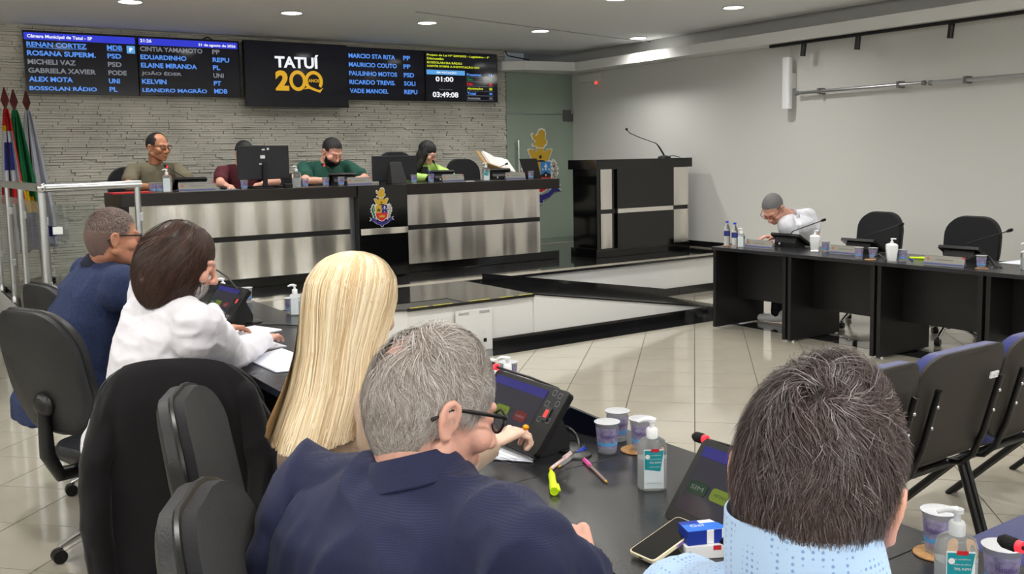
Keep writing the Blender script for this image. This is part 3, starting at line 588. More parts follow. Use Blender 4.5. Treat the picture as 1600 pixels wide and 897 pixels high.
# ================================================================ SWIVEL CHAIRS
def swivel(mt, arms=True, hgt=1.0, wide=.46, thick=.07, label='', loc=(0, 0, 0), rz=0, group=None, lean=8):
    """faces +X before rotation"""
    e = empty('swivel_chair', loc, rz, label, 'chair', group)
    sz = .46
    mb = MB(); rs = []
    for z, k in ((0, .86), (.02, .97), (.05, 1), (.075, .93)): rs.append([Vector((x*k, y*k, sz-.075+z)) for x, y in rrect(.46, .48, .12, 5)])
    obj('seat', mb.ring(rs), mt, e, smooth=True)
    b0, b1 = sz+.10, hgt; H2 = b1-b0; rs = []
    for t, kw, dx in ((-.5, .90, 0), (-.42, .985, .012), (0, 1, .02), (.42, .985, .012), (.5, .90, 0)):
        rr = []
        for x, y in rrect(wide, H2, min(wide, H2)*.36, 7):
            yy, zz = x*kw, y*(1-(1-kw)*.8); cur = -(.05*(1-(yy/(wide/2))**2))-.05*math.sin(math.pi*(zz/H2+.5))*0.4
            xx = -.24+t*thick+cur-math.tan(R(lean))*(zz+H2/2)
            rr.append(Vector((xx, yy, b0+H2/2+zz)))
        rs.append(rr)
    bk = obj('backrest', MB().ring(rs[2:]), mt, e, smooth=True); obj('back_shell', MB().ring(rs[:3]), M_vinyl, e, smooth=True)
    obj('edge_trim', MB().tube(rs[2]+[rs[2][0]], .007, n=6), M_black, e, smooth=True)
    obj('back_bracket', MB().tube([(-.05, 0, sz-.09), (-.30, 0, sz-.07), (-.345, 0, sz+.02), (-.35, 0, sz+.25)], [.025, .03, .03, .022], n=10), M_black, e, smooth=True)
    obj('bracket_cover', MB().sphere((-.345, 0, sz+.22), (.03, .06, .05)), M_black, e, smooth=True)
    obj('gas_post', MB().tube([(0, 0, .10), (0, 0, .30)], .022).tube([(0, 0, .3), (0, 0, sz-.08)], .03), M_black, e, smooth=True)
    for k in range(5):
        a = math.radians(72*k+20); c, s = math.cos(a), math.sin(a)
        obj('base_arm', MB().tube([(.03*c, .03*s, .14), (.14*c, .14*s, .125), (.24*c, .24*s, .085), (.29*c, .29*s, .065)], [.022, .02, .016, .013], n=8), M_chrome, e, smooth=True)
        w_ = obj('caster', MB().tube([(.29*c-.022*s, .29*s+.022*c, .029), (.29*c+.022*s, .29*s-.022*c, .029)], .028, n=14), M_black, e, smooth=True)
    if arms:
        for s in (-1, 1):
            obj('armrest', MB().box(-.15, .12, s*.27-.025, s*.27+.025, .655, .68), M_black, e, bevel=.01)
            obj('arm_support', MB().tube([(0, s*.18, sz-.06), (-.02, s*.27, sz-.04), (-.04, s*.27, .655)], .013), M_black, e, smooth=True)
    return e
G1 = 'black swivel chairs of the left row'
c2 = swivel(M_vinyl, False, 1.06, .50, .07, 'leftmost black vinyl swivel chair with chrome base, behind long-haired man', (.80, 4.12, 0), R(24), G1, lean=12)
dup(c2, (.98, 4.90, 0), R(16), 'black vinyl swivel chair holding the man in dark blue polo', G1)
c3 = swivel(M_vinyl, False, 1.0, .50, .07, 'black swivel chair under the draped black jacket', (.86, 3.16, 0), R(62), G1, lean=5)
c4 = swivel(M_fab, False, 1.05, .44, .07, 'charcoal fabric swivel chair directly behind the blonde woman', (.905, 2.14, 0), R(-26), G1, lean=10)
dup(c4, (.72, 1.38, -.0), R(-28), 'charcoal fabric swivel chair behind grey-haired man, cut by bottom edge', G1)
c5 = swivel(M_fab, True, 1.02, .50, .07, 'black fabric swivel chair right of the bent-over man', (7.42, 5.35, 0), R(172), 'black chairs behind the right tables', lean=6)
dup(c5, (7.35, 4.40, 0), R(176), 'wide black fabric swivel chair behind the third right table', 'black chairs behind the right tables')
dup(c5, (7.50, 3.52, 0), R(180), 'black swivel chair at the right edge under a jacket', 'black chairs behind the right tables')
G2 = 'black chairs behind the presiding desk'
for (px, py, lb) in ((207, 262, 'black chair behind olive-shirted man on the stage'), (452, 272, 'black chair between burgundy and green shirts on the stage'), (622, 238, 'tall black chair behind the second monitor, left of woman in lime jacket'), (726, 249, 'empty black chair right of the woman in lime jacket')):
    p = atY(px, py, 9.85); hc = p.z-HS
    e = swivel(M_fab, False, max(.86, hc), .46, .07, lb, (p.x, 9.60, HS+.003), R(-90), G2, lean=5)
# ================================================================ BLUE VISITOR CHAIRS (row facing the stage)
def visitor(loc, rz, label):
    e = empty('visitor_chair', loc, rz, label, 'chair', 'blue upholstered linked visitor chairs')
    rs = []
    for z, k in ((0, .9), (.02, 1), (.045, .98), (.06, .9)): rs.append([Vector((x*k, y*k+.24, .40+z)) for x, y in rrect(.48, .46, .10, 5)])
    obj('seat', MB().ring(rs[1:]), M_blue, e, smooth=True); obj('seat_shell', MB().ring(rs[:2]), M_brownp, e, smooth=True)
    rs = []; b0, b1 = .455, .885; H2 = b1-b0
    for t, kw in ((-.5, .95), (-.42, 1.0), (-.22, 1.0), (.42, .99), (.6, .90)):
        rr = []
        for x, y in rrect(.54, H2, .11, 7):
            zz = y*kw; xx = x*kw; rr.append(Vector((xx, t*.07-.035-.24*(zz+H2/2)+.03*(xx/.25)**2, b0+H2/2+zz)))
        rs.append(rr)
    obj('backrest', MB().ring(rs[2:]), M_blue, e, smooth=True); obj('back_shell', MB().ring(rs[:3]), M_brownp, e, smooth=True)
    for s in (-1, 1):
        x = s*.20; f = obj('upright', MB().tube([(x, .30, .375), (x, .06, .375), (x, .0, .385), (x, -.045, .43), (x, -.085, .53), (x, -.145, .76)], .0125, n=10), M_black, e, smooth=True)
        for zb in (.62, .70): obj('bolt', MB().sphere((x, -.085-(zb-.53)*.26-.012, zb), .008, n=8, m=6), M_chrome, f, smooth=True)
        obj('leg', MB().tube([(s*.262, .04, .37), (s*.262, -.08, .0)], .0135, n=10), M_black, e, smooth=True)
        obj('leg', MB().tube([(s*.262, .06, .37), (s*.262, .42, .0)], .0135, n=10), M_black, e, smooth=True)
    obj('frame_bar', MB().tube([(-.28, .05, .372), (.28, .05, .372)], .016, n=10), M_black, e, smooth=True)
    return e
v1 = visitor((3.22, 1.98, 0), 0, 'blue linked chair with white tag on its back, nearest behind the front man\'s head')
obj('tag', MB().box(-.025, .025, -.006, 0, -.012, .012, M=Tr(.12, -.16, .775) @ Rx(R(13))), M_wplas, v1); text('tag_letters', 'A-120', v1, -.02, -.007, .04, .012, M_grey, M=Tr(.12, -.17, .775) @ Rx(R(13)))
for k, lb in ((-1, 'blue linked chair mostly hidden behind the front man\'s dark hair'), (1, 'blue linked chair at the right edge of the photo'), (2, 'blue linked chair last in its row, past the right edge')):
    e = dup(v1, (3.24+.56*k-(.02 if k>0 else 0), 1.98, 0), 0, lb)
    for c_ in kids(e):
        if c_.name.startswith('tag'): bpy.data.objects.remove(c_)
visitor((2.74, 1.02, 0), 0, 'blue chair seat peeking out at the lower right corner by the microphone')
# ================================================================ PEOPLE: helpers
np.random.seed(3)
_H = np.random.rand(4096)
def vnoise(p):
    i = np.floor(p).astype(np.int64); f = p-i; f = f*f*(3-2*f); r = 0
    for dx in (0, 1):
        for dy in (0, 1):
            for dz in (0, 1):
                h = _H[((i[:, 0]+dx)*73856093 ^ (i[:, 1]+dy)*19349663 ^ (i[:, 2]+dz)*83492791) & 4095]
                r = r+h*np.where(dx, f[:, 0], 1-f[:, 0])*np.where(dy, f[:, 1], 1-f[:, 1])*np.where(dz, f[:, 2], 1-f[:, 2])
    return r
def remesh(mb, vox, smooth=4, fac=0.5):
    me = bpy.data.meshes.new('tmp'); me.from_pydata([tuple(v) for v in mb.v], [], mb.f); me.update()
    bm = bmesh.new(); bm.from_mesh(me); bmesh.ops.recalc_face_normals(bm, faces=bm.faces); bm.to_mesh(me); bm.free()
    o = bpy.data.objects.new('tmp', me); C.objects.link(o)
    r = o.modifiers.new('r', 'REMESH'); r.mode = 'VOXEL'; r.voxel_size = vox; r.use_smooth_shade = True
    if smooth: s = o.modifiers.new('s', 'SMOOTH'); s.iterations = smooth; s.factor = fac
    dg = bpy.context.evaluated_depsgraph_get(); ev = o.evaluated_get(dg); out = bpy.data.meshes.new_from_object(ev)
    bpy.data.objects.remove(o); bpy.data.meshes.remove(me); return out
def mco(me):
    a = np.zeros(len(me.vertices)*3); me.vertices.foreach_get('co', a); return a.reshape(-1, 3)
def mno(me):
    a = np.zeros(len(me.vertices)*3); me.vertices.foreach_get('normal', a); return a.reshape(-1, 3)
def setco(me, a): me.vertices.foreach_set('co', a.ravel()); me.update()
def joinm(meshes):
    vs, fs = [], []; o = 0
    for me in meshes:
        c = mco(me); vs.append(c); n = len(me.polygons); fs += [tuple(i+o for i in p.vertices) for p in me.polygons]; o += len(c)
    me = bpy.data.meshes.new('j'); me.from_pydata(np.vstack(vs).tolist(), [], fs); me.polygons.foreach_set('use_smooth', [True]*len(fs)); me.update(); return me
def putmesh(name, me, mt, parent):
    """world-space mesh made a child of a thing"""
    M = np.array(wm(parent).inverted()); a = mco(me); a = a @ M[:3, :3].T+M[:3, 3]; setco(me, a)
    me.materials.clear(); me.materials.append(mt); me.name = name; return link(name, me, parent)
def cap(mb, a, b, ra, rb, n=16, flat=1.0, side=None):
    """tapered capsule; flat squashes it along the direction perpendicular to side"""
    a, b = Vector(a), Vector(b); t = (b-a).normalized()
    u = (Vector(side)-t*t.dot(Vector(side))).normalized() if side is not None else t.orthogonal().normalized(); w = t.cross(u); rs = []
    for (c, r, ang) in [(a, ra, -75), (a, ra, -45), (a, ra, -15)]+[(a.lerp(b, k), ra+(rb-ra)*k, 0) for k in (0, .25, .5, .75, 1)]+[(b, rb, 15), (b, rb, 45), (b, rb, 75)]:
        p = c+t*r*math.sin(R(ang)); q = r*math.cos(R(ang)); rs.append([p+(u*math.cos(2*math.pi*k/n)+w*flat*math.sin(2*math.pi*k/n))*q for k in range(n)])
    return mb.ring(rs)
def chain(mb, pts, rad, **k):
    for i in range(len(pts)-1): cap(mb, pts[i], pts[i+1], rad[i], rad[i+1], **k)
def loft(mb, secs, n=28, p=2.4):
    """secs: (centre, lateral axis, forward axis, half width, half depth)"""
    rs = []
    for c, la, fw, a, b in secs:
        c, la, fw = Vector(c), Vector(la).normalized(), Vector(fw).normalized(); r = []
        for k in range(n):
            t = 2*math.pi*k/n; cx, sx = math.cos(t), math.sin(t)
            r.append(c+la*a*math.copysign(abs(cx)**(2/p), cx)+fw*b*math.copysign(abs(sx)**(2/p), sx))
        rs.append(r)
    return mb.ring(rs)
def headM(pos, az, pitch=0, roll=0, s=1.0):
    return Matrix.Translation(pos) @ Rz(-R(az)) @ Rx(-R(pitch)) @ Ry(R(roll)) @ Matrix.Scale(s, 4)
CR0, CRR = Vector((0, -.014, .028)), Vector((.0765, .099, .092))
def head_mesh(M, vox=.0035, wide=1.0, jaw=1.0, female=False):
    mb = MB(); E = lambda c, r: mb.sphere(c, r, 24, 16)
    E(CR0, CRR); E((0, .012, .0), (.070, .080, .075)); E((0, .022, -.035), (.060*wide, .068, .070)); E((0, .035, -.07), (.046*wide*jaw, .052, .045))
    E((0, .068, -.096), (.024*jaw, .022, .019))
    for s in (-1, 1):
        cap(mb, (s*.058*wide, -.002, -.055), (s*.018, .062, -.095), .019, .017)
        E((s*.042*wide, .060, -.028), (.026, .030, .026)); cap(mb, (s*.012, .089, .022), (s*.045, .076, .024), .010, .009)
        E((s*.031, .079, .002), (.0155, .0135, .0125)); E((s*.014, .104, -.040), (.010, .010, .008))
        # ear: rim, lobe and inner bowl
        ec = Vector((s*.0735*(.5+wide/2), -.010, -.010)); pts = []
        for k in range(9):
            a = R(-70+k*38); pts.append(ec+Vector((s*(.010+.006*math.sin(a*.5)**2), -.016*math.cos(a)*-1-.004, .029*math.sin(a)+.002)))
        pts = [ec+Vector((s*x*.8, y*.85, z*.92)) for x, y, z in ((.002, .014, -.012), (.006, .016, .010), (.010, .010, .026), (.014, -.006, .032), (.017, -.019, .022), (.016, -.021, .004), (.011, -.013, -.016), (.007, -.002, -.027), (.003, .008, -.026))]
        chain(mb, pts, [.0055, .0055, .0055, .0055, .0058, .0055, .0055, .0085, .0060], n=10)
        E(ec+Vector((s*.002, -.003, .002)), (.0055, .016, .025)); cap(mb, ec+Vector((-s*.004, 0, .014)), ec+Vector((-s*.004, 0, -.014)), .0085, .008, n=12); cap(mb, ec+Vector((s*.003, -.010, .014)), ec+Vector((s*.003, -.009, -.010)), .0045, .0045, n=10); cap(mb, ec+Vector((s*.006, .004, .012)), ec+Vector((s*.008, -.010, .004)), .004, .004, n=10)
    chain(mb, [(0, .090, .018), (0, .103, -.010), (0, .116, -.036)], [.0085, .0095, .0125]); E((0, .100, -.044), (.013, .014, .008))
    E((0, .088, -.066), (.024, .014, .0065)); E((0, .086, -.074), (.021, .014, .0070)); E((0, .080, -.058), (.03, .016, .02))
    for v in range(len(mb.v)): mb.v[v] = tuple(M @ Vector(mb.v[v]))
    return remesh(mb, vox, 3)
def hand_mb(mb, wrist, tip, palm_n, side, curl=20, s=1.0, spread=6, thumb=35):
    """side: +1 right hand, -1 left; palm_n = the way the palm faces"""
    w = Vector(wrist); d = (Vector(tip)-w).normalized(); n = Vector(palm_n); n = (n-d*n.dot(d)).normalized(); u = d.cross(n)*side   # u points to the thumb side
    pc = lambda a, b, c: w+(d*a+u*b+n*c)*s
    chain(mb, [pc(-.02, 0, 0), pc(.02, 0, 0), pc(.05, .0, 0)], [.026*s, .029*s, .034*s], flat=.5, side=u); 
    for k in range(4):
        b = (.030, .010, -.010, -.029)[k]; cap(mb, pc(.02, b*.6, 0), pc(.088, b, -.001), .013*s, .0115*s, flat=.9, side=u)
    L = ((.044, .026, .020), (.048, .030, .021), (.045, .028, .020), (.036, .022, .018))
    for k in range(4):
        b = (.031, .0105, -.0105, -.030)[k]; p = pc((.088, .092, .088, .080)[k], b, 0); a = R((1.5-k)*spread); f = (d*math.cos(a)+u*math.sin(a)); c = 0; r0 = (.0088, .009, .0086, .0076)[k]*s; pts = [p]
        for q in range(3):
            c += R(curl*(1+.25*k*.3+ (q*.35))); v = f*math.cos(c)+n*math.sin(c); pts.append(pts[-1]+v*L[k][q]*s)
        chain(mb, pts, [r0*1.05, r0, r0*.93, r0*.8], n=12)
    th = R(thumb); p0 = pc(.018, .022, .004); v = (d*math.cos(th)+u*math.sin(th)+n*.35).normalized(); p1 = p0+v*.046*s; v2 = (d*math.cos(th*.55)+u*math.sin(th*.55)+n*(.35+curl*.008)).normalized(); p2 = p1+v2*.033*s; v3 = (d+n*(.2+curl*.012)+u*.1).normalized(); p3 = p2+v3*.026*s
    chain(mb, [p0, p1, p2, p3], [.0165*s, .0125*s, .0105*s, .0085*s], n=12)
def ell(q, scale=1.0): return CR0+Vector((q[0]*CRR.x, q[1]*CRR.y, q[2]*CRR.z))*scale
HAIRM = mat('hair_strands', (0.5, 0.5, 0.5), 0.42, attr='tint', spec=0.35)
HAIRB = mat('hair_light', (0.5, 0.5, 0.5), 0.40, attr='tint', spec=0.3)
def ribbons(P, N_, wd, cols, taper=.35, uneven=None):
    """P: (strands, points, 3) centre lines; N_: outward normals; returns a mesh of flat strands"""
    ns, npt = P.shape[:2]; T = np.gradient(P, axis=1); S = np.cross(T, N_); S /= (np.linalg.norm(S, axis=2, keepdims=True)+1e-9)
    w = wd*(1-(1-taper)*np.linspace(0, 1, npt)**2); w = np.outer(uneven if uneven is not None else np.ones(ns), w)[:, :, None]
    A, B = P-S*w/2, P+S*w/2; v = np.stack([A, B], 2).reshape(-1, 3)
    base = (np.arange(ns)*npt*2)[:, None]+(np.arange(npt-1)*2)[None]; f = np.stack([base, base+1, base+3, base+2], 2).reshape(-1, 4)
    me = bpy.data.meshes.new('hair'); me.vertices.add(len(v)); me.vertices.foreach_set('co', v.ravel())
    nf = len(f); me.loops.add(nf*4); me.loops.foreach_set('vertex_index', f.ravel().astype(np.int32)); me.polygons.add(nf); me.polygons.foreach_set('loop_start', (np.arange(nf)*4).astype(np.int32)); me.update(calc_edges=True)
    me.polygons.foreach_set('use_smooth', [True]*nf)
    ca = me.color_attributes.new('tint', 'FLOAT_COLOR', 'POINT'); c = np.ones((ns, npt*2, 4)); c[:, :, :3] = cols[:, None, :]; ca.data.foreach_set('color', c.ravel()); return me
def scalp_hair(M, n, region, dirf, length, wd, cols, seg=7, lift=.10, seed=1, grow=1.03, c0=CR0, cr=CRR, gravity=0.0, clump=0.0, wav=0.0):
    rg = np.random.RandomState(seed); q = rg.normal(size=(n*4, 3)); q /= np.linalg.norm(q, axis=1, keepdims=True)
    c0 = np.array(c0); cr = np.array(cr); P0 = c0+q*cr; k = region(P0, rg); q = q[k][:n]; P0 = P0[k][:n]; n = len(P0)
    L = length(P0, rg)/seg; P = [P0*1.0]; p = P0.copy(); d = dirf(p, rg, 0); Ns = [q/cr]
    jit = rg.normal(size=(n, 3))*.22; 
    if clump: 
        cn = np.stack([vnoise(P0*clump+s_) for s_ in (0, 11.3, 27.1)], 1)-.5; jit += cn*1.3
    for s in range(1, seg+1):
        dd = dirf(p, rg, s/seg)+jit; 
        if wav: dd = dd+wav*np.stack([np.sin(P0[:, 1]*300+s*1.5), np.cos(P0[:, 2]*280+s*1.3), 0*P0[:, 0]], 1)
        dd[:, 2] -= gravity; nn = (p-c0)/cr**2; nn /= np.linalg.norm(nn, axis=1, keepdims=True)
        dd -= nn*(np.sum(dd*nn, 1)[:, None]); dd /= (np.linalg.norm(dd, axis=1, keepdims=True)+1e-9); p = p+dd*L[:, None]
        r = np.linalg.norm((p-c0)/cr, axis=1); hz = np.interp(P0[:, 2], [-.07, -.02, .0, .1], [.05, .25, .5, 1.25]); want = 1+(grow-1)*np.clip((P0[:, 2]+.07)/.08, .2, 1)+lift*hz*np.sin(min(1, s/seg*1.1)*math.pi/2)*(0.55+.45*np.abs(jit[:, 0])*2)
        p = c0+(p-c0)*(want/r)[:, None]; P.append(p.copy()); Ns.append(nn)
    P = np.stack(P, 1); N_ = np.stack(Ns, 1); A = np.array(M)[:3, :3]; t = np.array(M)[:3, 3]
    P = P @ A.T+t; N_ = N_ @ A.T; N_ /= np.linalg.norm(N_, axis=2, keepdims=True)
    ci = rg.choice(len(cols), n, p=[c[3] for c in cols]); cc = np.array([c[:3] for c in cols])[ci]*(.8+.4*rg.rand(n, 1))
    return ribbons(P, N_, wd, cc, uneven=.6+.8*rg.rand(n))
def cap_mesh(M, region, grow=1.035, nu=72, nv=48, c0=CR0, cr=CRR):
    mb = MB(); rg = np.random.RandomState(0); vs = []; 
    for i in range(nv+1):
        a = math.pi*i/nv
        for j in range(nu): b = 2*math.pi*j/nu; vs.append((math.sin(a)*math.cos(b), math.sin(a)*math.sin(b), math.cos(a)))
    q = np.array(vs); P = np.array(c0)+q*np.array(cr); ok = region(P, None); fs = []
    for i in range(nv):
        for j in range(nu):
            f = (i*nu+j, (i+1)*nu+j, (i+1)*nu+(j+1) % nu, i*nu+(j+1) % nu)
            if all(ok[k] for k in f): fs.append(f)
    G = np.array(c0)+q*np.array(cr)*(1+(grow-1)*np.clip((P[:, 2]+.07)/.08, .15, 1))[:, None]; mb.add([M @ Vector(v) for v in G], fs)
    me = bpy.data.meshes.new('hair_cap'); me.from_pydata([tuple(v) for v in mb.v], [], mb.f); me.polygons.foreach_set('use_smooth', [True]*len(fs))
    bm = bmesh.new(); bm.from_mesh(me); bmesh.ops.delete(bm, geom=[v for v in bm.verts if not v.link_faces], context='VERTS'); bm.to_mesh(me); bm.free(); return me
def nape_patch(M, root, n, cols, base, seed=1, zl=-.115, length=.016, wd=.0011, s=1.0):
    """short hair running down from the skull onto the back of the neck"""
    c0, cr = (0, -.030, -.060), (.0595*s, .064*s, .130)
    def reg(P, rg):
        x, y, z = P.T; j = 0 if rg is None else rg.rand(len(P))*.008
        return (y < -.036+.25*(z+.03)*0) & (z > zl+.35*np.abs(x)+j) & (z < .0)
    putmesh('nape_hair', cap_mesh(M, reg, 1.02, 64, 40, c0=c0, cr=cr), base, root)
    def dr(P, rg, t): d = np.zeros_like(P); d[:, 2] = -1; d[:, 0] = -P[:, 0]*3; return d
    putmesh('nape_strands', scalp_hair(M, n, reg, dr, lambda P, rg: length*(.6+.7*rg.rand(len(P))), wd, cols, seg=3, lift=.12, seed=seed, grow=1.02, c0=c0, cr=cr), HAIRM, root)
def glasses(M, root, mt, wide=.070, lens=True, name='glasses'):
    f = MB(); fr = []
    for s in (-1, 1):
        pts = [M @ Vector((s*.034+.0245*math.cos(a)*(1 if abs(math.cos(a)) < .9 else .98), .106-.004*abs(s*.034+.0245*math.cos(a))/.03, .003+.0185*math.sin(a))) for a in [2*math.pi*k/16 for k in range(17)]]
        f.tube(pts, .0022, n=8); f.tube([M @ Vector(v) for v in ((s*.058, .101, .012), (s*.074, .085, .014), (s*.0815, .02, .011), (s*.0840, -.012, .008), (s*.082, -.040, -.014))], [.003, .0036, .0034, .0030, .0036], n=8)
    f.tube([M @ Vector((x, .110, .006)) for x in (-.010, 0, .010)], .002, n=8)
    g_ = obj('glasses', f, mt, root, smooth=True, world=True)
    if lens:
        for s in (-1, 1): obj('lens', MB().ring([[M @ Vector((s*.034+.0235*math.cos(a), .1045+y, .003+.0175*math.sin(a))) for a in [2*math.pi*k/16 for k in range(16)]] for y in (0, .0012)]), mat('lens_glass', (.9, .92, .95), .02, trans=1, ior=1.1, alpha=.3), g_, world=True)
    return g_
def folds(me, amp, sc, stretch=(1, 1, .35), seed=0, mask=None, fine=.25):
    a = mco(me); n = mno(me); p = a*np.array(stretch)*sc+seed*7.7; wv = vnoise(p*.6+3)[:, None]*1.2
    r = 1-np.abs(2*vnoise(p+wv)-1); d = (r**2-.35)*amp+(1-np.abs(2*vnoise(p*2.3+5)-1)-.5)*amp*fine
    if mask is not None: d = d*mask(a)
    setco(me, a+n*d[:, None])
def vec(*a): return Vector(a)
def seated(name, label, hips, neck, sl, sr, head, el, wl, er, wr, skin, top, bott, skin_arm=0.0, build=1.0, depth=1.0, knees=None, feet=None, face=None, vox=.008, group=None, hvox=.0035, tipl=None, tipr=None, curl=25, foldamp=.008, foldsc=16, female=False, wide=1.0, jaw=1.0, bare=False, sole=None, belly=1.0, foldst=(1, 1, .35), handr=True, handl=True, neckr=.056, cloth='shirt', pn=(0, 0, -1), floor=0.0):
    """a seated figure; el/wl = left elbow and wrist; skin_arm = bare share of the upper arm, >=1 means short sleeves"""
    hips, neck, sl, sr = Vector(hips), Vector(neck), Vector(sl), Vector(sr)
    root = empty('person', (hips.x, hips.y, floor), 0, label, 'person', group)
    la = (sr-sl).normalized(); up = (neck-hips).normalized(); fw = up.cross(la).normalized(); fw = la.cross(up)*-1 if False else fw
    if face is not None and fw.dot(Vector(face)) < 0: fw = -fw
    fh = Vector((fw.x, fw.y, 0)).normalized(); sw = (sr-sl).length/2; HM = head
    hc = HM @ Vector((0, -.028, -.055)); mid = (sl+sr)/2
    # torso -----------------------------------------------------------
    def torso(mb, g=0.0):
        hp = la.copy(); hp.z *= .2
        secs = [(hips+vec(0, 0, -.08 if g > 0 else -.05), hp, fh, (.19 if g > 0 else .16)*build+g, (.145 if g > 0 else .12)*depth+g), (hips+vec(0, 0, .02), hp, fh, (.19 if g > 0 else .17)*build+g, (.145 if g > 0 else .13)*depth+g),
                (hips.lerp(mid, .30)+fw*.015*belly, la, fw, .155*build+g, .122*depth*belly+g), (hips.lerp(mid, .62)-fw*.005, la, fw, .168*build+g, .122*depth+g),
                (hips.lerp(mid, .84)-fw*.012, la, fw, sw*.92+g, .112*depth+g), (mid+up*.0-fw*.008, la, fw, sw*.86+g, .085*depth+g), (mid.lerp(neck, .55)+up*.012, la, fw, sw*.56+g, .066*depth+g), (neck, la, fw, (.076 if g > 0 else .064)+g, (.070 if g > 0 else .058)+g)]
        loft(mb, secs)
        for s in (sl, sr): cap(mb, s, neck-up*.03, .058*build+g, .048+g); cap(mb, s, s-up*.05+fw*0, .062*build+g, .060*build+g)
    ra = (.056*build, .046*build, .040, .028)
    body = MB(); torso(body, -.014)
    for s, e_, w_ in ((sl, el, wl), (sr, er, wr)):
        if e_ is None: continue
        m1 = Vector(e_).lerp(Vector(w_), .35); chain(body, [s, Vector(s).lerp(Vector(e_), .5), e_], [ra[0]*.9, ra[0]*.88, ra[2]]); chain(body, [e_, m1, w_], [ra[2], ra[2]*1.02, ra[3]])
    cz = hips+vec(0, 0, 0)
    if knees:
        for k_, f_ in zip(knees, feet):
            s = 1 if (Vector(k_)-hips).dot(la) > 0 else -1; h0 = hips+la*s*.09+vec(0, 0, -.02)
            chain(body, [h0, Vector(h0).lerp(Vector(k_), .5), k_], [.082*build, .074*build, .055]); chain(body, [k_, Vector(k_).lerp(Vector(f_), .4), Vector(f_)+vec(0, 0, .08)], [.052, .052, .036]); cap(body, Vector(f_)+vec(0, 0, .04)-fh*.03, Vector(f_)+vec(0, 0, .03)+fh*.14, .035, .03)
    parts = [remesh(body, vox*1.25, 2)]
    nk = MB(); cap(nk, hc, hc.lerp(neck, .5), neckr, neckr*.97, n=24); cap(nk, hc.lerp(neck, .5), neck-up*.015, neckr*.97, neckr*.97, n=24); cap(nk, neck-up*.03, mid.lerp(neck, .5)-up*.02, neckr*.9, .04)
    hm = head_mesh(HM, hvox, wide, jaw)
    # merge head and neck into one surface
    hb = MB(); hb.add(mco(hm).tolist(), [tuple(p.vertices) for p in hm.polygons]); hb.add(nk.v, nk.f); parts.append(remesh(hb, hvox, 1)); bpy.data.meshes.remove(hm)
    for w_, e_, tp, sd, on in ((wl, el, tipl, -1, handl), (wr, er, tipr, 1, handr)):
        if w_ is None or not on: continue
        hb = MB(); tp = Vector(tp) if tp is not None else Vector(w_)+(Vector(w_)-Vector(e_)).normalized()*.18
        hand_mb(hb, w_, tp, pn, sd, curl, 1.0*(.92 if female else 1.03)); cap(hb, Vector(w_).lerp(Vector(e_), .12), w_, .030, .027, flat=.8); 
        if bare: m1 = Vector(e_).lerp(Vector(w_), .35); chain(hb, [e_, m1, w_], [ra[2]*1.0, ra[2]*1.03, ra[3]])
        parts.append(remesh(hb, .003 if hvox < .005 else .0045, 1))
    me = joinm(parts); putmesh('body', me, skin, root)
    # clothing --------------------------------------------------------
    ct = MB(); torso(ct, .006)
    for s, e_, w_ in ((sl, el, wl), (sr, er, wr)):
        if e_ is None: continue
        s, e_, w_ = Vector(s), Vector(e_), Vector(w_)
        if skin_arm >= 1: m = s.lerp(e_, .62); chain(ct, [s, m], [.068*build, .062*build])
        else:
            chain(ct, [s, s.lerp(e_, .5), e_], [.069*build, .066*build, .058]); e2 = e_.lerp(w_, 1-skin_arm*.5-.06); chain(ct, [e_, e_.lerp(e2, .5), e2], [.058, .052, .041])
    cm = remesh(ct, vox, 5)
    folds(cm, foldamp, foldsc, foldst, seed=len(label) % 13); putmesh(cloth, cm, top, root)
    if knees:
        tr = MB(); hp = la.copy(); hp.z *= .2
        loft(tr, [(hips+vec(0, 0, -.09), hp, fh, .16*build, .13*depth), (hips+vec(0, 0, .0), hp, fh, .182*build, .142*depth), (hips+vec(0, 0, .05), hp, fh, .172*build, .132*depth)])
        for k_, f_ in zip(knees, feet):
            s = 1 if (Vector(k_)-hips).dot(la) > 0 else -1; h0 = hips+la*s*.09+vec(0, 0, -.02)
            chain(tr, [h0, Vector(h0).lerp(Vector(k_), .5), k_], [.098*build, .086*build, .070]); chain(tr, [k_, Vector(f_)+vec(0, 0, .09)], [.068, .052])
        tm_ = remesh(tr, .012, 3); folds(tm_, .006, 14); putmesh('trousers', tm_, bott, root)
        for f_ in feet:
            sh = MB(); f_ = Vector(f_); cap(sh, f_+vec(0, 0, .055)-fh*.045, f_+vec(0, 0, .035)+fh*.16, .045, .034, flat=1, side=la); cap(sh, f_+vec(0, 0, .09)-fh*.03, f_+vec(0, 0, .06), .04, .04)
            sm_ = remesh(sh, .006, 2); a = mco(sm_); a[:, 2] = np.maximum(a[:, 2], floor+.004); setco(sm_, a); putmesh('shoe', sm_, sole or M_vinyl, root)
    return root, dict(la=la, up=up, fw=fw, mid=mid)
